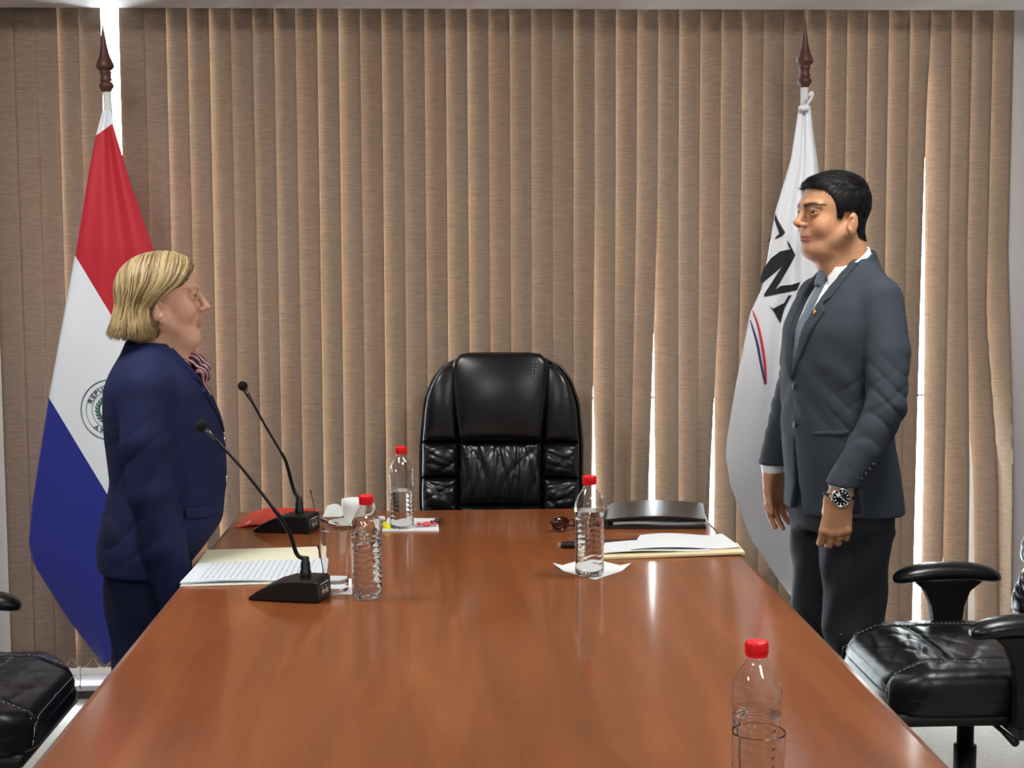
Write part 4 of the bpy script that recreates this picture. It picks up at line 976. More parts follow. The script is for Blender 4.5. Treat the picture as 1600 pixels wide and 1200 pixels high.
def hand(W0, A, B, Cn, curl=(35, 45, 30), thumb=(.35, .5, .040), sc=1.0, h=.002, spread=.04, lead=.028, rw=.026):
    """wrist, finger direction, towards thumb, palm side"""
    A, Cn = basis(A, Cn); B = np.array(B, float); B -= A * (A @ B) + Cn * (Cn @ B); B /= np.linalg.norm(B); W0 = np.array(W0, float)
    P = lambda u, v, w: W0 + sc * (A * u + B * v + Cn * w)
    lo = W0 - .13; hi = W0 + .13
    ext = [P(u, v, w) for u in (-.09, .20) for v in (-.06, .08) for w in (-.04, .10)]; lo = np.min(ext, 0); hi = np.max(ext, 0)
    f = Fld(lo, hi, h); vs = [.030, .010, -.010, -.028]; ls = [.070, .077, .071, .055]; ku = [.090, .093, .088, .080]; info = []
    f.cone(P(-lead, .004, 0), P(0, .002, 0), .027 * sc, rw * sc, .01); f.cone(P(-lead, -.006, 0), P(0, -.008, 0), .025 * sc, (rw-.003) * sc, .012)
    for i in range(4):
        f.cone(P(.005, vs[i] * .55, .0), P(ku[i], vs[i], -.003), .0165 * sc, .0115 * sc, .016)
        p = np.array([ku[i], vs[i], -.003]); ang = 0; rr = [.0102, .0094, .0086, .0072]; sp = spread * (1.5 - i); pts = [p]
        for j in range(3):
            ang += math.radians(curl[j] * (1 + .08 * i)); L = ls[i] * (.46, .30, .24)[j]
            d = np.array([math.cos(ang), math.sin(sp) * math.cos(ang), math.sin(ang)]); p = p + d * L; pts.append(p)
        k_ = .92 if i == 3 else 1
        for j in range(3): f.cone(P(*pts[j]), P(*pts[j+1]), rr[j] * sc * k_, rr[j+1] * sc * k_, .0025)
        f.ell(P(ku[i], vs[i], -.008), (.0095*sc,)*3, .006); info.append([P(*q) for q in pts])
    f.cone(P(.012, .022, .008), P(.045, thumb[2], .016 + .4 * (.040 - thumb[2])), .0165 * sc, .0140 * sc, .014)
    t1 = np.array([.045, thumb[2], .016 + .4 * (.040 - thumb[2])]); t2 = t1 + np.array([.034, .018 * thumb[0] / .35, .012]); t3 = t2 + np.array([.026, .002, .010 * thumb[1] / .5])
    f.cone(P(*t1), P(*t2), .0125 * sc, .0105 * sc, .006); f.cone(P(*t2), P(*t3), .0105 * sc, .0082 * sc, .004)
    return f, info, (A, B, Cn)
def join_body(name, flds, m, parent, M, cols):
    Vs, Qs, Cs = [], [], []; n = 0
    for f, cf in zip(flds, cols):
        V, Q = f.mesh(); V = relax(V, Q, 1); Cs.append(cf(V)); Vs.append(V); Qs.append(Q + n); n += len(V)
    V = np.concatenate(Vs); A = np.array(M); C = np.concatenate(Cs); V = V @ A[:3,:3].T + A[:3,3]
    me = fast_mesh(name, V, np.concatenate(Qs)); me.materials.append(m)
    at = me.color_attributes.new('Col', 'FLOAT_COLOR', 'POINT'); at.data.foreach_set('color', np.concatenate([C, np.ones((len(V),1))], 1).astype(np.float32).ravel())
    o = bpy.data.objects.new(name, me); COL.objects.link(o); o.parent = parent; return o
def C3(h): return np.array(lin(h)[:3])
def gauss(q, w): return np.exp(-(q / w) ** 2)
def face_colour(O, sc, base, lip, brow, brow_w, cheek, stub=None):
    def fn(V):
        p = (V - np.array(O)) / sc; x, y, z = p.T; ay = np.abs(y); c = np.tile(C3(base), (len(V), 1))
        k = gauss(np.sqrt((ay - .042)**2 + (z + .04)**2), .028) * (x > .03); c = c * (1 - .28*k[:,None]) + C3(cheek) * .28*k[:,None]
        k = gauss(np.sqrt(y**2 + (z + .04)**2), .016) * (x > .095) * .4; c = c * (1 - k[:,None]) + C3(cheek) * k[:,None]
        if stub:
            k = sstep(-.045, -.075, z) * (x > .0) * sstep(-.16, -.12, z) * .28; k = k * (1 - gauss(z + .06, .0)*0); c = c * (1 - k[:,None]) + C3(stub) * k[:,None]
        lz = np.where(z > -.0722, z + .0672, z + .0775); k = (gauss(lz, .0058) * (ay < .024) * (x > .084) * sstep(.026, .018, ay)); k = np.clip(k * 1.3, 0, 1); c = c * (1 - k[:,None]) + C3(lip) * k[:,None]
        bz = .0125 + .005 * np.sin((ay - .012) / .045 * PI * .8) - .10 * np.clip(ay - .042, 0, 1); k = gauss(z - bz, brow_w * np.interp(ay, [.01, .046, .060], [1.1, .95, .45])) * (ay > .010) * (ay < .058) * (x > .055); k = np.clip(k * 1.4, 0, 1) * (.96 if stub else .5); c = c * (1 - k[:,None]) + C3(brow) * k[:,None]
        k = gauss(z + .0002, .0026) * sstep(.019, .024, ay) * sstep(.050, .045, ay) * (x > .075) * .9; c = c * (1 - k[:,None]) + C3('2a1a14') * k[:,None]
        k = gauss(np.sqrt((ay - .0335)**2 + (z + .018)**2), .012) * (x > .07) * .22; c = c * (1 - k[:,None]) + C3('8a5a4a') * k[:,None]
        return c
    return fn
def flat(h): return lambda V: np.tile(C3(h), (len(V), 1))
def nails_knuckles(base, kn, info):
    def fn(V):
        c = np.tile(C3(base), (len(V), 1))
        for pts in info:
            for q in (pts[0], pts[1]):
                k = gauss(np.linalg.norm(V - q, axis=1), .011) * .35; c = c * (1 - k[:,None]) + C3(kn) * k[:,None]
        return c
    return fn
def patch(J, lo, hi, poly, plane, t0, t1, name, m, parent, M, side=None):
    f = J.crop(lo, hi); X, Y, Z = f.grids(); U, V_ = {'yz': (Y, Z), 'xz': (X, Z)}[plane]
    q = np.broadcast_to(poly2(poly, U, V_), f.d.shape); f.d = np.maximum(np.maximum(f.d - t1, t0 - f.d), q).astype(np.float32)
    return fobj(name, f, m, parent, 1, M)
def suit_mat(name, c, v, rough=.8):
    m = mat(name, c, rough, spec=.25, bump=.35, bscale=900, var=v, vscale=350); return m
def cut_sleeve(f, w, d, R=.085):
    sl = f.sub([q - R for q in w], [q + R for q in w]); X, Y, Z = f.grids(sl); d = np.array(d, float); d /= np.linalg.norm(d)
    pl = (X - w[0]) * d[0] + (Y - w[1]) * d[1] + (Z - w[2]) * d[2]; f.d[sl] = np.maximum(f.d[sl], np.broadcast_to(pl, f.d[sl].shape)).astype(np.float32)
def legs(parent, M, m, top_secs, hipx, ankx, width, m_shoe, rr=(.098, .072, .056)):
    f = Fld((-.26, -.30, .03), (.26, .30, .95), .0055); f.loft(top_secs, .01)
    for s in (-1, 1):
        f.chain([(hipx, s*width*.85, .80), ((hipx+ankx)/2 + .012, s*width*.95, .47), (ankx, s*width, .075)], rr, .02)
    X, Y, Z = f.grids(); f.d = np.maximum(f.d, .05 - Z).astype(np.float32)
    f.d = (f.d + .003 * np.sin(Z * 38 + 4 * X * 9 + 2 * np.sin(Y * 30)) * (Z < .75)).astype(np.float32)
    fobj('trousers', f, m, parent, 1, M)
    for s in (-1, 1):
        g = Fld((ankx - .12, s*width - .07, -.002), (ankx + .24, s*width + .07, .14), .004)
        g.ell((ankx + .02, s*width, .045), (.10, .042, .045), .01).ell((ankx + .115, s*width, .030), (.085, .044, .032), .02).cone((ankx, s*width, .06), (ankx, s*width, .10), .038, .036, .02)
        X, Y, Z = g.grids(); g.d = np.maximum(g.d, .001 - Z).astype(np.float32); fobj('shoe', g, m_shoe, parent, 1, M)

def short_hair(h, O, m, P):
    V, Q = h.mesh(); V = relax(V, Q, 2); G = np.stack(np.gradient(h.d, h.h), -1); r = np.random.default_rng(9); NS = 5200; MP = 4
    pk = V[r.integers(0, len(V), NS)]; ii = np.clip(((pk - h.lo) / h.h).round().astype(int), 0, np.array(h.n) - 1); n = G[ii[:,0], ii[:,1], ii[:,2]]; n /= np.linalg.norm(n, axis=1, keepdims=True) + 1e-9
    q = pk - np.array(O); up = sstep(.03, .07, q[:,2])[:, None]
    d = up * np.array([.75, -.55, .0]) + (1 - up) * np.stack([-.35 + 0*q[:,0], 0*q[:,0], -1 + 0*q[:,0]], 1); d = d + r.normal(0, .22, d.shape); d -= n * np.sum(d * n, 1, keepdims=True); d /= np.linalg.norm(d, axis=1, keepdims=True) + 1e-9
    L = (.006 + .012 * up[:, 0] + .004 * r.random(NS))[:, None, None]; t = np.linspace(0, 1, MP)[None, :, None]
    pts = pk[:, None] + d[:, None] * L * t + n[:, None] * (.0006 + .0022 * t * (1 - .4 * t) * (.4 + up[:, None]))
    bi = np.cross(d, n)[:, None]; w = .0007 * (1 - .8 * t); SV = np.stack([pts - bi * w, pts + n[:, None] * w, pts + bi * w], 2).reshape(-1, 3)
    idx = np.arange(NS * MP * 3).reshape(NS, MP, 3); a, b = idx[:, :-1], idx[:, 1:]
    SQ = np.concatenate([np.stack([a[..., k], a[..., (k+1) % 3], b[..., (k+1) % 3], b[..., k]], -1).reshape(-1, 4) for k in range(3)])
    me = fast_mesh('hair', np.concatenate([V, SV]), np.concatenate([Q, SQ + len(V)])); me.materials.append(m); o = bpy.data.objects.new('hair', me); COL.objects.link(o); o.parent = P; return o
# ---------------- the man in the grey suit
def build_man():
    base = W(1314, 700, 4.03); rz = math.radians(196)
    P = empty('person', (base.x, base.y, 0), rz, 'man in a grey suit with tie standing at right, facing left', 'person')
    M = Matrix.Identity(4); O = (.030, 0, 1.619); sc = 1.02
    f = Fld((-.14, -.11, 1.36), (.19, .11, 1.76), .0017); head_field(f, O, sc)
    skin = 'b88763'
    colf = face_colour(O, sc, skin, 'a9695c', '1a1412', .0042, 'b97359', '94705a')
    # hands
    HL = hand((.138, .228, .868), (.10, -.05, -1), (.85, -.5, .1), (-.45, -.9, .0), (20, 48, 42), (-.15, 1.2, .024), 1.04)
    HR = hand((.083, -.232, .864), (-.12, .05, -1), (1, .1, -.1), (-.05, 1, 0), (14, 18, 14), (.15, .5, .036), 1.0, spread=.03)
    body = Fld((-.20, -.30, .70), (.22, .30, 1.45), .010)      # hidden under the clothes
    body.loft([(.78, 0, 0, .10, .14), (1.0, .0, 0, .09, .13), (1.25, -.005, 0, .095, .15), (1.38, -.02, 0, .07, .13), (1.43, -.025, 0, .05, .06)], .02)
    for s in (-1, 1):
        el = (.016, s*.248, 1.10); wr = (.142, .229, .885) if s > 0 else (.074, -.233, .88); body.chain([(-.015, s*.17, 1.36), el, wr], [.045, .036, .024], .02)
    join_body('body', [f, HL[0], HR[0], body], skin_mat('warm tan skin'), P, M, [colf, nails_knuckles(skin, '9a5c48', HL[1]), nails_knuckles('b5805f', '9a5c48', HR[1]), flat(skin)])
    eyeballs(O, sc, P, M, '2a1a12')
    # hair
    h = f.crop((-.14, -.11, 1.50), (.16, .11, 1.76)); X, Y, Z = h.grids(); x = (X - O[0]) / sc; z = (Z - O[2]) / sc; y = Y / sc
    zl = np.interp(x, [-.13, -.085, -.06, -.042, -.030, -.018, .012, .018, .030, .036, .046, .060, .078, .098], [-.075, -.080, -.078, -.072, -.052, -.004, -.004, -.022, -.022, .008, .034, .052, .060, .064]) + .10 * np.abs(y) * (x > .05)*0
    st = .0009 * np.sin(420 * y + 60 * np.sin(9 * x) + 80 * x) + .0008 * np.sin(300 * x + 190 * y * 0 + 260 * z)
    t = .0026 + .004 * sstep(.035, .085, z) + .006 * sstep(.04, .08, x) * sstep(.05, .075, z) + .002 * sstep(-.05, -.1, x)
    h.d = np.maximum(h.d - sc * t, (zl - z) * .8 * sc).astype(np.float32)
    m_hair = mat('black short hair', '0d0c0d', .5, spec=.35); short_hair(h, O, m_hair, P)
    # jacket
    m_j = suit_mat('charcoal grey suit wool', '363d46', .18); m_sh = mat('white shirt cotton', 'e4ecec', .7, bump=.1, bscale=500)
    J = Fld((-.22, -.36, .73), (.30, .36, 1.52), .0042)
    J.loft([(.792, -.012, 0, .150, .190), (.86, -.006, 0, .142, .188), (.98, .012, 0, .137, .178), (1.10, .018, 0, .134, .175), (1.20, .020, 0, .137, .184), (1.30, .012, 0, .133, .194), (1.37, -.006, 0, .112, .195), (1.415, -.016, 0, .090, .165), (1.445, -.024, 0, .074, .115), (1.475, -.030, 0, .062, .078), (1.49, -.032, 0, .055, .068)], .01, 2.25)
    for s in (-1, 1): J.cone((-.028, s*.075, 1.435), (-.016, s*.168, 1.388), .035, .050, .03)
    J0 = J.copy()
    elL, wrL = (.016, .248, 1.105), (.132, .230, .898); elR, wrR = (.014, -.248, 1.09), (.080, -.234, .890)
    J.chain([(-.016, .160, 1.362), (-.008, .212, 1.24), elL, (.072, .244, .995), wrL], [.064, .060, .055, .052, .046], .008)
    J.chain([(-.016, -.160, 1.362), (-.004, -.212, 1.24), elR, wrR], [.064, .058, .054, .045], .008)
    X, Y, Z = J.grids()
    # folds in the sleeves and round the waist button
    sl = np.exp(-(((X-.03)**2 + (np.abs(Y)-.26)**2 + (Z-1.08)**2) / .14**2)); J.d = (J.d + .0065 * sl * (1 - np.abs(np.sin(Z * 42 - X * 46 + 1.6 * np.sin(Y * 30 + Z * 14)))) ** 2 + .004 * sl * (1 - np.abs(np.sin(Z * 30 + X * 38 + 1.2 * np.sin(Z * 22)))) ** 2).astype(np.float32)
    wv = np.exp(-((Z - 1.12)**2 / .12**2)) * sstep(.02, .10, X); J.d = (J.d + .0018 * wv * np.sin(Z * 60 + np.abs(Y) * 60) + .0015 * np.sin(Z * 17 + Y * 31 + X * 23)).astype(np.float32)
    cut_sleeve(J, wrL, (.10, -.05, -1)); cut_sleeve(J, wrR, (0, 0, -1))
    # front opening (above and below the closed button), neck hole, back vent
    V1 = [(0, 1.150), (.024, 1.24), (.044, 1.34), (.060, 1.43), (.068, 1.53), (-.068, 1.53), (-.060, 1.43), (-.044, 1.34), (-.024, 1.24)]
    V2 = [(-.11, .72), (-.075, .765), (-.035, .80), (-.010, .87), (-.001, 1.0), (.001, 1.0), (.010, .87), (.035, .80), (.075, .765), (.11, .72)]
    c1 = np.maximum(poly2(V1, Y, Z), .035 - X); c2 = np.maximum(poly2(V2, Y, Z), .05 - X)
    J.d = np.maximum(np.maximum(J.d, -c1), -c2).astype(np.float32); J.cone((-.022, 0, 1.44), (-.01, 0, 1.56), .054, .062, .004, True)
    vt = np.maximum(np.abs(Y - .06) - .003 * sstep(1.0, .8, Z) - .0004, np.maximum(X + .10, Z - .98)); J.d = np.maximum(J.d, -vt).astype(np.float32)
    jk = fobj('jacket', J, m_j, P, 1, M)
    lap = [(.002, 1.150), (.040, 1.215), (.078, 1.300), (.093, 1.352), (.070, 1.366), (.086, 1.384), (.088, 1.425), (.078, 1.48), (.062, 1.48), (.057, 1.43), (.043, 1.34), (.023, 1.24)]
    for s in (-1, 1):
        patch(J0, (.0, -.13, 1.12), (.22, .13, 1.50), [(s*a, b) for a, b in lap], 'yz', -.004, .0075 - .0015 * (s < 0), 'lapel', m_j, jk, M)
    # standing collar round the neck
    def collar(name, m, r0, th, zb, zt, gap, c=(-.030, 0), par=None):
        k = Fld((-.14, -.11, 1.40), (.12, .11, 1.56), .003); X, Y, Z = k.grids(); rr = np.sqrt(((X - c[0] - .15*(Z-1.47)) / 1.0)**2 + (Y / .98)**2) - (r0 - .25 * (Z - 1.47)); fr = sstep(-.09, .05, X)
        k.d = np.maximum(np.maximum(np.abs(rr) - th, (zb[0] + (zb[1]-zb[0]) * fr) - Z), Z - (zt[0] + (zt[1]-zt[0]) * fr)); k.d = np.maximum(k.d, -np.maximum(np.abs(Y) - gap * sstep(1.52, 1.40, Z) , .0 - X)).astype(np.float32)
        return fobj(name, k, m, par or P, 1, M)
    collar('collar', m_j, .078, .0045, (1.455, 1.43), (1.513, 1.452), .12, (-.020, 0), par=jk)
    # shirt, tie
    shf = Fld((-.10, -.15, 1.05), (.20, .15, 1.50), .004); shf.loft([(1.06, .018, 0, .116, .14), (1.20, .020, 0, .120, .15), (1.30, .012, 0, .117, .15), (1.37, -.004, 0, .098, .14), (1.415, -.012, 0, .078, .10), (1.455, -.018, 0, .062, .07), (1.475, -.02, 0, .058, .062)], .01)
    sh = fobj('shirt', shf, m_sh, P, 1, M)
    collar('shirt_collar', m_sh, .0715, .0035, (1.45, 1.395), (1.527, 1.466), .022, (-.014, 0), par=sh)
    for s in (-1, 1):
        wr, hd = (HL, (.138, .228, .868)) if s > 0 else (HR, (.083, -.232, .864)); w_ = Vector(hd); A = Vector(HL[2][0] if s > 0 else HR[2][0])
        g = Fld([w_[i] - .09 for i in range(3)], [w_[i] + .09 for i in range(3)], .003); g.cone(w_ - A * (.035 if s > 0 else .025), w_ - A * (.020 if s > 0 else -.004), .034, .0345, 0)
        X, Y, Z = g.grids(); pl = (X-w_.x)*A.x + (Y-w_.y)*A.y + (Z-w_.z)*A.z; g.d = np.maximum(g.d, pl + (.026 if s > 0 else .002)).astype(np.float32); fobj('shirt_cuff', g, m_sh, sh, 1, M)
    m_tie = mat('blue grey dotted silk', '56626f', .45, spec=.5, bump=.5, bscale=600, var=.5, vscale=420)
    tie = patch(shf, (.0, -.06, 1.08), (.20, .06, 1.47), [(-.011, 1.428), (.011, 1.428), (.032, 1.13), (.0, 1.10), (-.032, 1.13)], 'yz', -.002, .010, 'tie', m_tie, P, M)
    kf = Fld((.0, -.05, 1.39), (.14, .05, 1.49), .0025); kf.cone((.060, 0, 1.452), (.077, 0, 1.422), .0175, .0125, 0); fobj('tie_knot', kf, m_tie, tie, 1, M)
    # buttons, pocket welt, lapel pin
    def front_x(fl, y, z):
        iy = int(round((y - fl.lo[1]) / fl.h)); iz = int(round((z - fl.lo[2]) / fl.h)); c = np.where(fl.d[:, iy, iz] < 0)[0]; return fl.ax[0][c[-1]] if len(c) else 0
    m_bt = mat('dark horn button', '1c1f25', .35)
    for z in (1.142, 1.035):
        MB().lathe([(.0001, .004), (.008, .004), (.0095, .0025), (.0095, 0)], 18, Matrix.Translation((front_x(J0, .012, z) + .001, .012, z)) @ Matrix.Rotation(PI/2, 4, 'Y'), None, False).build('button', m_bt, jk)
    patch(J0, (-.10, .02, .96), (.18, .24, 1.06), [(.085, 1.012), (.165, 1.020), (.165, 1.034), (.085, 1.026)], 'yz', -.003, .0045, 'pocket_welt', m_j, jk, M)
    MB().lathe([(.0001, .004), (.008, .0032), (.0100, .0)], 16, Matrix.Translation((front_x(J0, .066, 1.345) + .009, .066, 1.345)) @ Matrix.Rotation(PI/2, 4, 'Y') @ Matrix.Rotation(.4, 4, 'X'), None, False).build('lapel_pin', mat('gold pin', 'c99a2e', .25, .9), jk)
    sdir = (Vector(wrL) - Vector((.078, .262, .985))).normalized()
    for k in range(4):
        q = Vector(wrL) - sdir * (.022 + .016 * k); n = Vector((-.35, .94, .1)).normalized(); MB().sph(q + n * .0455, .0055, 10).build('cuff_button', m_bt, jk)
    # wrist watch
    A, B, Cn = [Vector(q) for q in HL[2]]; c = Vector((.138, .228, .868)) + A * -.004; R3 = Matrix((( B.x, A.x, -Cn.x, 0), (B.y, A.y, -Cn.y, 0), (B.z, A.z, -Cn.z, 0), (0, 0, 0, 1))); R3 = Matrix.Translation(c) @ R3
    wt = MB().tube([R3 @ Vector((.0365*math.cos(a), 0, .0325*math.sin(a))) for a in [2*PI*i/32 for i in range(33)]], .010, 8, None, True, .3).build('watch', mat('black watch strap', '101114', .45), P)
    D = R3 @ Matrix.Translation((0, 0, .0325))
    MB().lathe([(.018, -.004), (.0255, -.002), (.0262, .004), (.0245, .0085), (.0215, .0088), (.0208, .0070)], 40, D).build('bezel', m_chrome, wt)
    MB().lathe([(.0001, .0074), (.0212, .0074), (.0212, .0065)], 32, D, None, False).build('dial', mat('black watch dial', '07090d', .2), wt)
    mk = MB()
    for k in range(12):
        a = 2*PI*k/12; mk.box((-.0011, .0145, .0075), (.0011, .0195, .0082), 0, D @ Matrix.Rotation(a, 4, 'Z'))
    mk.box((-.0012, -.002, .0084), (.0012, .012, .0088), 0, D @ Matrix.Rotation(1.0, 4, 'Z')); mk.box((-.0009, -.002, .0084), (.0009, .016, .0088), 0, D @ Matrix.Rotation(3.7, 4, 'Z')); mk.lathe([(.0001, .0080), (.0045, .0080)], 14, D @ Matrix.Translation((.009, -.006, 0)), None, False)
    mk.build('dial_markers', mat('white dial paint', 'e6e8ea', .4), wt)
    MB().tube([D @ Vector((.025, 0, .003)), D @ Vector((.031, 0, .003))], .003, 10).build('crown', m_chrome, wt)
    # ring on the left hand
    r0, r1 = Vector(HL[1][2][0]), Vector(HL[1][2][1]); ax = (r1 - r0).normalized(); cc = r0.lerp(r1, .62); u = ax.orthogonal().normalized(); v = ax.cross(u)
    MB().tube([cc + u*(.0104*math.cos(a)) + v*(.0104*math.sin(a)) for a in [2*PI*i/24 for i in range(25)]], .0017, 8).build('ring', mat('gold ring', 'c9a24e', .2, 1), P)
    # trousers and shoes
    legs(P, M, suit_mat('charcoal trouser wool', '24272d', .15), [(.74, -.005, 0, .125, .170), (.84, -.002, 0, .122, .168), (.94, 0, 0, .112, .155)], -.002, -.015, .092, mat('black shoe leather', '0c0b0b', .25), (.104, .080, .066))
    return P
build_man()

# ---------------- the woman in navy
def build_woman():
    base = W(256, 700, 3.77); rz = math.radians(8)
    P = empty('person', (base.x, base.y, 0), rz, 'woman with blonde bob in a navy suit and scarf standing at left', 'person')
    M = Matrix.Identity(4); O = (.000, 0, 1.407); sc = 1.0; skin = 'd0a48c'
    f = Fld((-.14, -.11, 1.14), (.17, .11, 1.55), .0017); head_field(f, O, sc, True)
    HL = hand((.036, .200, .63), (.12, 0, -1), (1, 0, .1), (0, -1, 0), (20, 25, 20), (.2, .5, .036), .9); HR = hand((.036, -.200, .63), (.12, 0, -1), (1, 0, .1), (0, 1, 0), (20, 25, 20), (.2, .5, .036), .9)
    body = Fld((-.22, -.30, .56), (.22, .30, 1.24), .010); body.loft([(.66, -.01, 0, .11, .15), (.9, 0, 0, .11, .14), (1.05, .0, 0, .11, .14), (1.17, -.01, 0, .085, .13), (1.22, -.01, 0, .05, .06)], .02)
    for s in (-1, 1): body.chain([(-.03, s*.14, 1.16), (-.02, s*.20, .93), (.036, s*.20, .64)], [.045, .036, .026], .02)
    join_body('body', [f, HL[0], HR[0], body], skin_mat('fair skin'), P, M, [face_colour(O, sc, skin, 'b57c72', '8a6c52', .0026, 'c98e78'), flat(skin), flat(skin), flat(skin)])
    eyeballs(O, sc, P, M, '4a3a2a')
    # bob: base volume and combed strands
    h = Fld((-.19, -.14, -.15), (.13, .14, .14), .0026)
    h.ell((-.004, 0, .024), (.100, .088, .080), .02).ell((.026, 0, .050), (.062, .070, .050), .02).ell((-.030, 0, -.005), (.078, .090, .078), .02).ell((-.042, 0, -.066), (.076, .092, .060), .02).ell((-.064, 0, -.094), (.064, .090, .030), .02)
    X, Y, Z = h.grids(); h.d = np.maximum(h.d, (-.1165 - .16 * X) - Z).astype(np.float32)
    face = [(.016, -.16), (.012, -.118), (.002, -.085), (-.014, -.05), (-.026, -.030), (-.024, -.010), (-.004, .010), (.030, .012), (.056, .022), (.072, .040), (.080, .058), (.084, .072), (.16, .080), (.16, -.16)]
    h.d = np.maximum(h.d, -np.broadcast_to(poly2(face, X, Z), h.d.shape)).astype(np.float32)
    an = np.arctan2(X + .03, -Y); h.d = (h.d + .0016 * np.sin(an * 46 + 9 * np.sin(Z * 20)) + .0012 * np.sin(an * 91 + Z * 30)).astype(np.float32)
    V, Q = h.mesh(); V = relax(V, Q, 1)
    # strands
    hs = Fld((-.19, -.14, -.15), (.13, .14, .14), .004); hs.ell((-.004, 0, .024), (.100, .088, .080), .02).ell((.026, 0, .050), (.062, .070, .050), .02).ell((-.030, 0, -.005), (.078, .090, .078), .02).ell((-.042, 0, -.066), (.076, .092, .060), .02).ell((-.064, 0, -.094), (.064, .090, .030), .02)
    G = np.stack(np.gradient(hs.d, hs.h), -1); r = np.random.default_rng(5); NS = 2600; MP = 16
    side = np.where(r.random(NS) < .62, -1, 1); q = r.random(NS) ** .9
    t = np.linspace(0, 1, MP)[None, :, None]
    root = np.stack([-.095 + .165 * q, .012 + 0*q, .10 - .045 * np.clip(-(-.095 + .165*q) - .03, 0, 1) / .06 * .9], 1)
    endx = np.interp(q, [0, .35, .7, 1], [-.130, -.085, -.035, -.006]) + r.normal(0, .006, NS); endz = -.1165 - .16 * endx + r.normal(0, .005, NS) + .004
    end = np.stack([endx, side * np.interp(q, [0, .2, .5, 1], [.02, .07, .097, .088]) , endz], 1)
    mid = np.stack([np.interp(q, [0, .4, .8, 1], [-.12, -.06, .020, .056]) + r.normal(0, .004, NS), side * np.interp(q, [0, .2, .5, 1], [.015, .07, .092, .078]), np.interp(q, [0, .6, 1], [.02, .035, .036]) + 0*q], 1)
    mid2 = np.stack([np.interp(q, [0, .4, .8, 1], [-.12, -.08, -.030, -.026]) + r.normal(0, .004, NS), side * np.interp(q, [0, .2, .5, 1], [.02, .075, .095, .088]), -.035 + 0*q], 1)
    def cat(p0, p1, p2, p3, u): return .5*((2*p1)+(p2-p0)*u+(2*p0-5*p1+4*p2-p3)*u*u+(3*p1-p0-3*p2+p3)*u**3)
    u = np.linspace(0, 3, MP); pts = np.zeros((NS, MP, 3)); K = [root + (root - mid) * .3, root, mid, mid2, end, end + (end - mid2) * .3]
    for j in range(MP):
        g = min(2, int(u[j])); pts[:, j] = cat(K[g], K[g+1], K[g+2], K[g+3], u[j] - g)
    lift = (.0012 + .0028 * r.random(NS))[:, None]
    for _ in range(4):
        ii = np.clip(((pts - hs.lo) / hs.h).round().astype(int), 0, np.array(hs.n) - 1); d = hs.d[ii[...,0], ii[...,1], ii[...,2]]; g = G[ii[...,0], ii[...,1], ii[...,2]]
        d = d + np.einsum('ijk,ijk->ij', pts - (ii * hs.h + hs.lo), g); pts = pts - g * (d - lift)[..., None] * .8
    # ends flick outwards a little
    pts[:, -2:, 2] = np.minimum(pts[:, -2:, 2], pts[:, -3:-2, 2] - .004); pts[:, -1, 2] -= .006; pts[:, -1, 0] -= .004 * (endx < -.09)
    wv = r.normal(0, .0012, (NS, 1, 3)) * np.sin(np.linspace(0, 4, MP))[None, :, None]; pts = pts + wv
    tan = np.gradient(pts, axis=1); tan /= np.linalg.norm(tan, axis=2, keepdims=True) + 1e-9
    ii = np.clip(((pts - hs.lo) / hs.h).round().astype(int), 0, np.array(hs.n) - 1); nr = G[ii[...,0], ii[...,1], ii[...,2]]; bi = np.cross(tan, nr); bi /= np.linalg.norm(bi, axis=2, keepdims=True) + 1e-9
    wd_ = (.0013 + .0014 * r.random(NS))[:, None, None] * np.interp(np.linspace(0, 1, MP), [0, .15, .8, 1], [.5, 1, 1, .15])[None, :, None]
    SV = np.stack([pts - bi * wd_, pts + nr * wd_ * .55, pts + bi * wd_], 2).reshape(-1, 3)
    idx = np.arange(NS * MP * 3).reshape(NS, MP, 3); a = idx[:, :-1]; b = idx[:, 1:]
    SQ = np.concatenate([np.stack([a[..., k], a[..., (k+1) % 3], b[..., (k+1) % 3], b[..., k]], -1).reshape(-1, 4) for k in range(3)])
    tone = r.random(NS); sc_ = C3('86724a')[None] * (1 - tone[:, None]) + C3('c0ab80')[None] * tone[:, None]; dk = r.random(NS) < .22; sc_[dk] = C3('655033')
    colS = np.repeat(sc_, MP * 3, 0); colB = np.tile(C3('705d3c'), (len(V), 1))
    AV = np.concatenate([V, SV]) + np.array(O); AQ = np.concatenate([Q, SQ + len(V)]); AC = np.concatenate([colB, colS])
    me = fast_mesh('hair', AV, AQ); mh = bpy.data.materials.new('blonde hair'); mh.use_nodes = True; bb = pbsdf(mh); vc = mh.node_tree.nodes.new('ShaderNodeVertexColor'); vc.layer_name = 'Col'; mh.node_tree.links.new(vc.outputs[0], bb.inputs['Base Color']); bb.inputs['Roughness'].default_value = .42; bb.inputs['Specular IOR Level'].default_value = .45
    me.materials.append(mh); at = me.color_attributes.new('Col', 'FLOAT_COLOR', 'POINT'); at.data.foreach_set('color', np.concatenate([AC, np.ones((len(AV), 1))], 1).astype(np.float32).ravel())
    ho = bpy.data.objects.new('hair', me); COL.objects.link(ho); ho.parent = P
    MB().sph((O[0] + .005, -.0795, O[2] - .065), .0028, 10).build('earring', mat('pearl stud', 'd9d2c6', .2), P)
    # jacket
    m_j = suit_mat('navy suit cloth', '161d42', .12)
    J = Fld((-.22, -.33, .60), (.26, .33, 1.30), .0042)
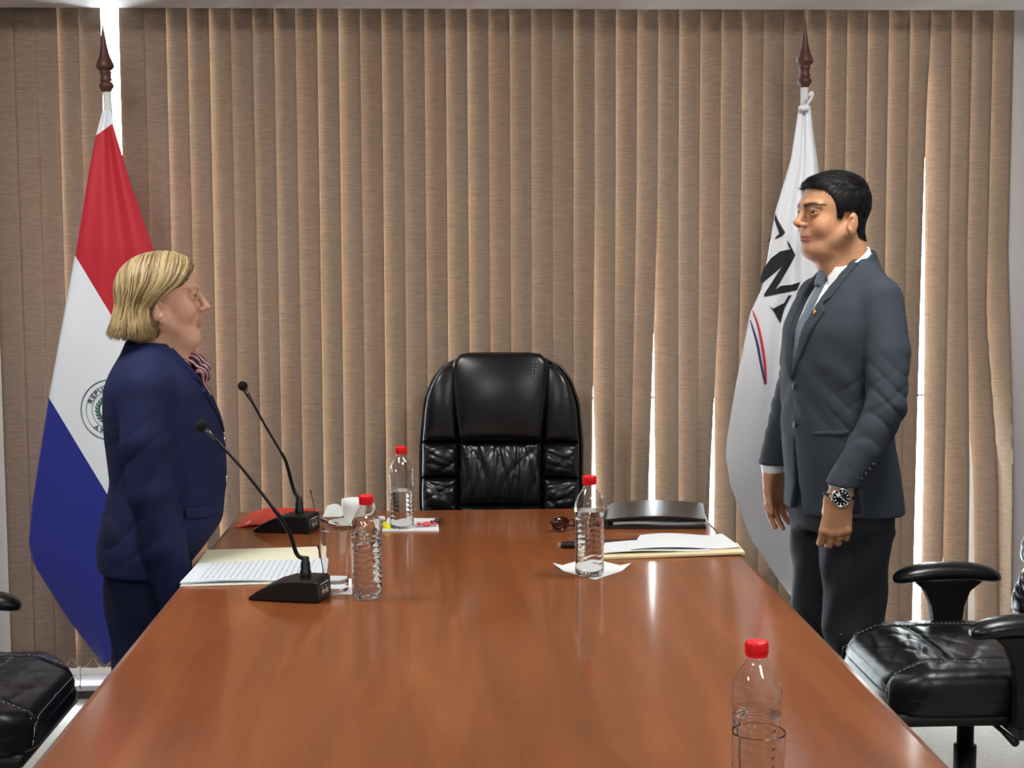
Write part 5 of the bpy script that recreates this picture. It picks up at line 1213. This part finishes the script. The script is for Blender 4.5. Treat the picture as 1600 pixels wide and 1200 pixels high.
    J.loft([(.715, -.050, 0, .122, .205), (.77, -.036, 0, .136, .204), (.83, -.006, 0, .152, .200), (.93, .010, 0, .147, .186), (1.03, .004, 0, .150, .190), (1.10, -.006, 0, .142, .194), (1.17, -.018, 0, .126, .192), (1.215, -.024, 0, .104, .165), (1.245, -.026, 0, .084, .115), (1.270, -.026, 0, .068, .080), (1.285, -.026, 0, .060, .070)], .01, 2.2)
    for s in (-1, 1): J.cone((-.03, s*.07, 1.235), (-.028, s*.155, 1.185), .036, .052, .03)
    J0 = J.copy()
    for s in (-1, 1):
        J.chain([(-.026, s*.148, 1.168), (-.032, s*.186, 1.05), (-.020, s*.204, .93), (.008, s*.205, .80), (.036, s*.200, .655)], [.064, .062, .057, .053, .046], .012)
        cut_sleeve(J, (.036, s*.200, .65), (.2, 0, -1))
    X, Y, Z = J.grids(); sl = np.exp(-(((X+.02)**2 + (np.abs(Y)-.23)**2 + (Z-.93)**2) / .16**2)); J.d = (J.d + .0050 * sl * (1 - np.abs(np.sin(Z * 36 - X * 40 + 1.5 * np.sin(Z * 17)))) ** 2 + .0015 * np.sin(Z * 19 + X * 27 + Y * 13)).astype(np.float32)
    V1 = [(0, 1.05), (.030, 1.12), (.048, 1.19), (.058, 1.30), (-.058, 1.30), (-.048, 1.19), (-.030, 1.12)]
    c1 = np.maximum(poly2(V1, Y, Z), .02 - X); J.d = np.maximum(J.d, -c1).astype(np.float32); J.cone((-.012, 0, 1.22), (0, 0, 1.36), .056, .064, .004, True)
    ln = np.maximum(np.abs(Y) - .0012, np.maximum(.06 - X, Z - 1.06)); J.d = np.maximum(J.d, -ln).astype(np.float32)
    jk = fobj('jacket', J, m_j, P, 1, M)
    lap = [(.002, 1.045), (.050, 1.105), (.085, 1.165), (.060, 1.178), (.082, 1.195), (.085, 1.235), (.068, 1.275), (.056, 1.275), (.048, 1.19), (.030, 1.12)]
    for s in (-1, 1): patch(J0, (-.03, -.13, 1.02), (.22, .13, 1.295), [(s*a, b) for a, b in lap], 'yz', -.004, .0075, 'lapel', m_j, jk, M)
    k = Fld((-.14, -.11, 1.20), (.10, .11, 1.34), .003); X, Y, Z = k.grids(); fr = sstep(-.10, .04, X); rr = np.sqrt((X + .018 - .2*(Z-1.26))**2 + Y**2) - (.078 - .25 * (Z - 1.26)); k.d = np.maximum(np.maximum(np.abs(rr) - .0045, 1.225 - Z), Z - (1.298 - .05 * fr)); k.d = np.maximum(k.d, X - .035).astype(np.float32); fobj('collar', k, m_j, jk, 1, M)
    patch(J0, (-.05, -.24, .80), (.20, -.02, .92), [(.055, .862), (.125, .856), (.125, .884), (.055, .890)], 'xz', -.003, .0055, 'pocket_flap', m_j, jk, M)
    bm_ = mat('silver button metal', 'c8c6c0', .25, .9)
    for z in (1.035, .935):
        iy = int(round((-.022 - J.lo[1]) / J.h)); iz = int(round((z - J.lo[2]) / J.h)); xx = J.ax[0][np.where(J.d[:, iy, iz] < 0)[0][-1]]
        MB().lathe([(.0001, .006), (.005, .0055), (.009, .003), (.0095, 0)], 18, Matrix.Translation((xx + .001, -.022, z)) @ Matrix.Rotation(PI/2, 4, 'Y'), None, False).build('button', bm_, jk)
    # blouse and scarf
    bl = Fld((-.10, -.13, .98), (.20, .13, 1.29), .004); bl.loft([(1.0, .004, 0, .132, .14), (1.10, -.004, 0, .122, .14), (1.17, -.014, 0, .106, .12), (1.22, -.018, 0, .080, .08), (1.27, -.018, 0, .062, .066)], .01); fobj('blouse', bl, mat('black blouse', '14151c', .7), P, 1, M)
    ms = bpy.data.materials.new('pink black striped scarf'); ms.use_nodes = True; nt = ms.node_tree; b = pbsdf(ms); tc = nt.nodes.new('ShaderNodeTexCoord'); wv_ = nt.nodes.new('ShaderNodeTexWave'); wv_.inputs['Scale'].default_value = 16; wv_.inputs['Distortion'].default_value = 2.5; wv_.inputs['Detail'].default_value = 0; wv_.bands_direction = 'DIAGONAL'
    rp = nt.nodes.new('ShaderNodeValToRGB'); rp.color_ramp.interpolation = 'CONSTANT'; e = rp.color_ramp.elements; e[0].color = lin('17131c'); e[1].position = .3; e[1].color = lin('c98a9c'); q_ = e.new(.62); q_.color = lin('d9d0d6'); q_ = e.new(.74); q_.color = lin('b87488'); q_ = e.new(.93); q_.color = lin('17131c')
    nt.links.new(tc.outputs['Object'], wv_.inputs['Vector']); nt.links.new(wv_.outputs['Fac'], rp.inputs[0]); nt.links.new(rp.outputs[0], b.inputs['Base Color']); b.inputs['Roughness'].default_value = .4
    s_ = Fld((-.12, -.11, 1.08), (.18, .11, 1.34), .003)
    for k in range(14):
        a0, a1 = -2.6 + 5.2 * k / 14, -2.6 + 5.2 * (k + 1) / 14
        pf = lambda a: (-.010 + .068 * math.cos(a), .066 * math.sin(a), 1.268 - .040 * (math.cos(a) * .5 + .5))
        s_.cone(pf(a0), pf(a1), .013, .013, .006)
    s_.ell((.084, .0, 1.238), (.026, .030, .022), .008).ell((.100, -.012, 1.205), (.020, .030, .034), .008, (0, 25, 0)).cone((.094, -.010, 1.19), (.116, -.012, 1.125), .018, .010, .01).cone((.090, .012, 1.19), (.112, .016, 1.13), .016, .010, .01)
    X, Y, Z = s_.grids(); s_.d = (s_.d + .003 * np.sin(X * 150 + Z * 190 + Y * 60)).astype(np.float32); fobj('scarf', s_, ms, P, 1, M)
    legs(P, M, suit_mat('navy trouser cloth', '161c38', .12), [(.46, -.050, 0, .085, .14), (.60, -.042, 0, .116, .168), (.74, -.034, 0, .122, .168), (.84, -.015, 0, .112, .155)], -.045, -.055, .088, mat('black shoe leather', '0c0b0b', .25), (.112, .092, .078))
    return P
build_woman()
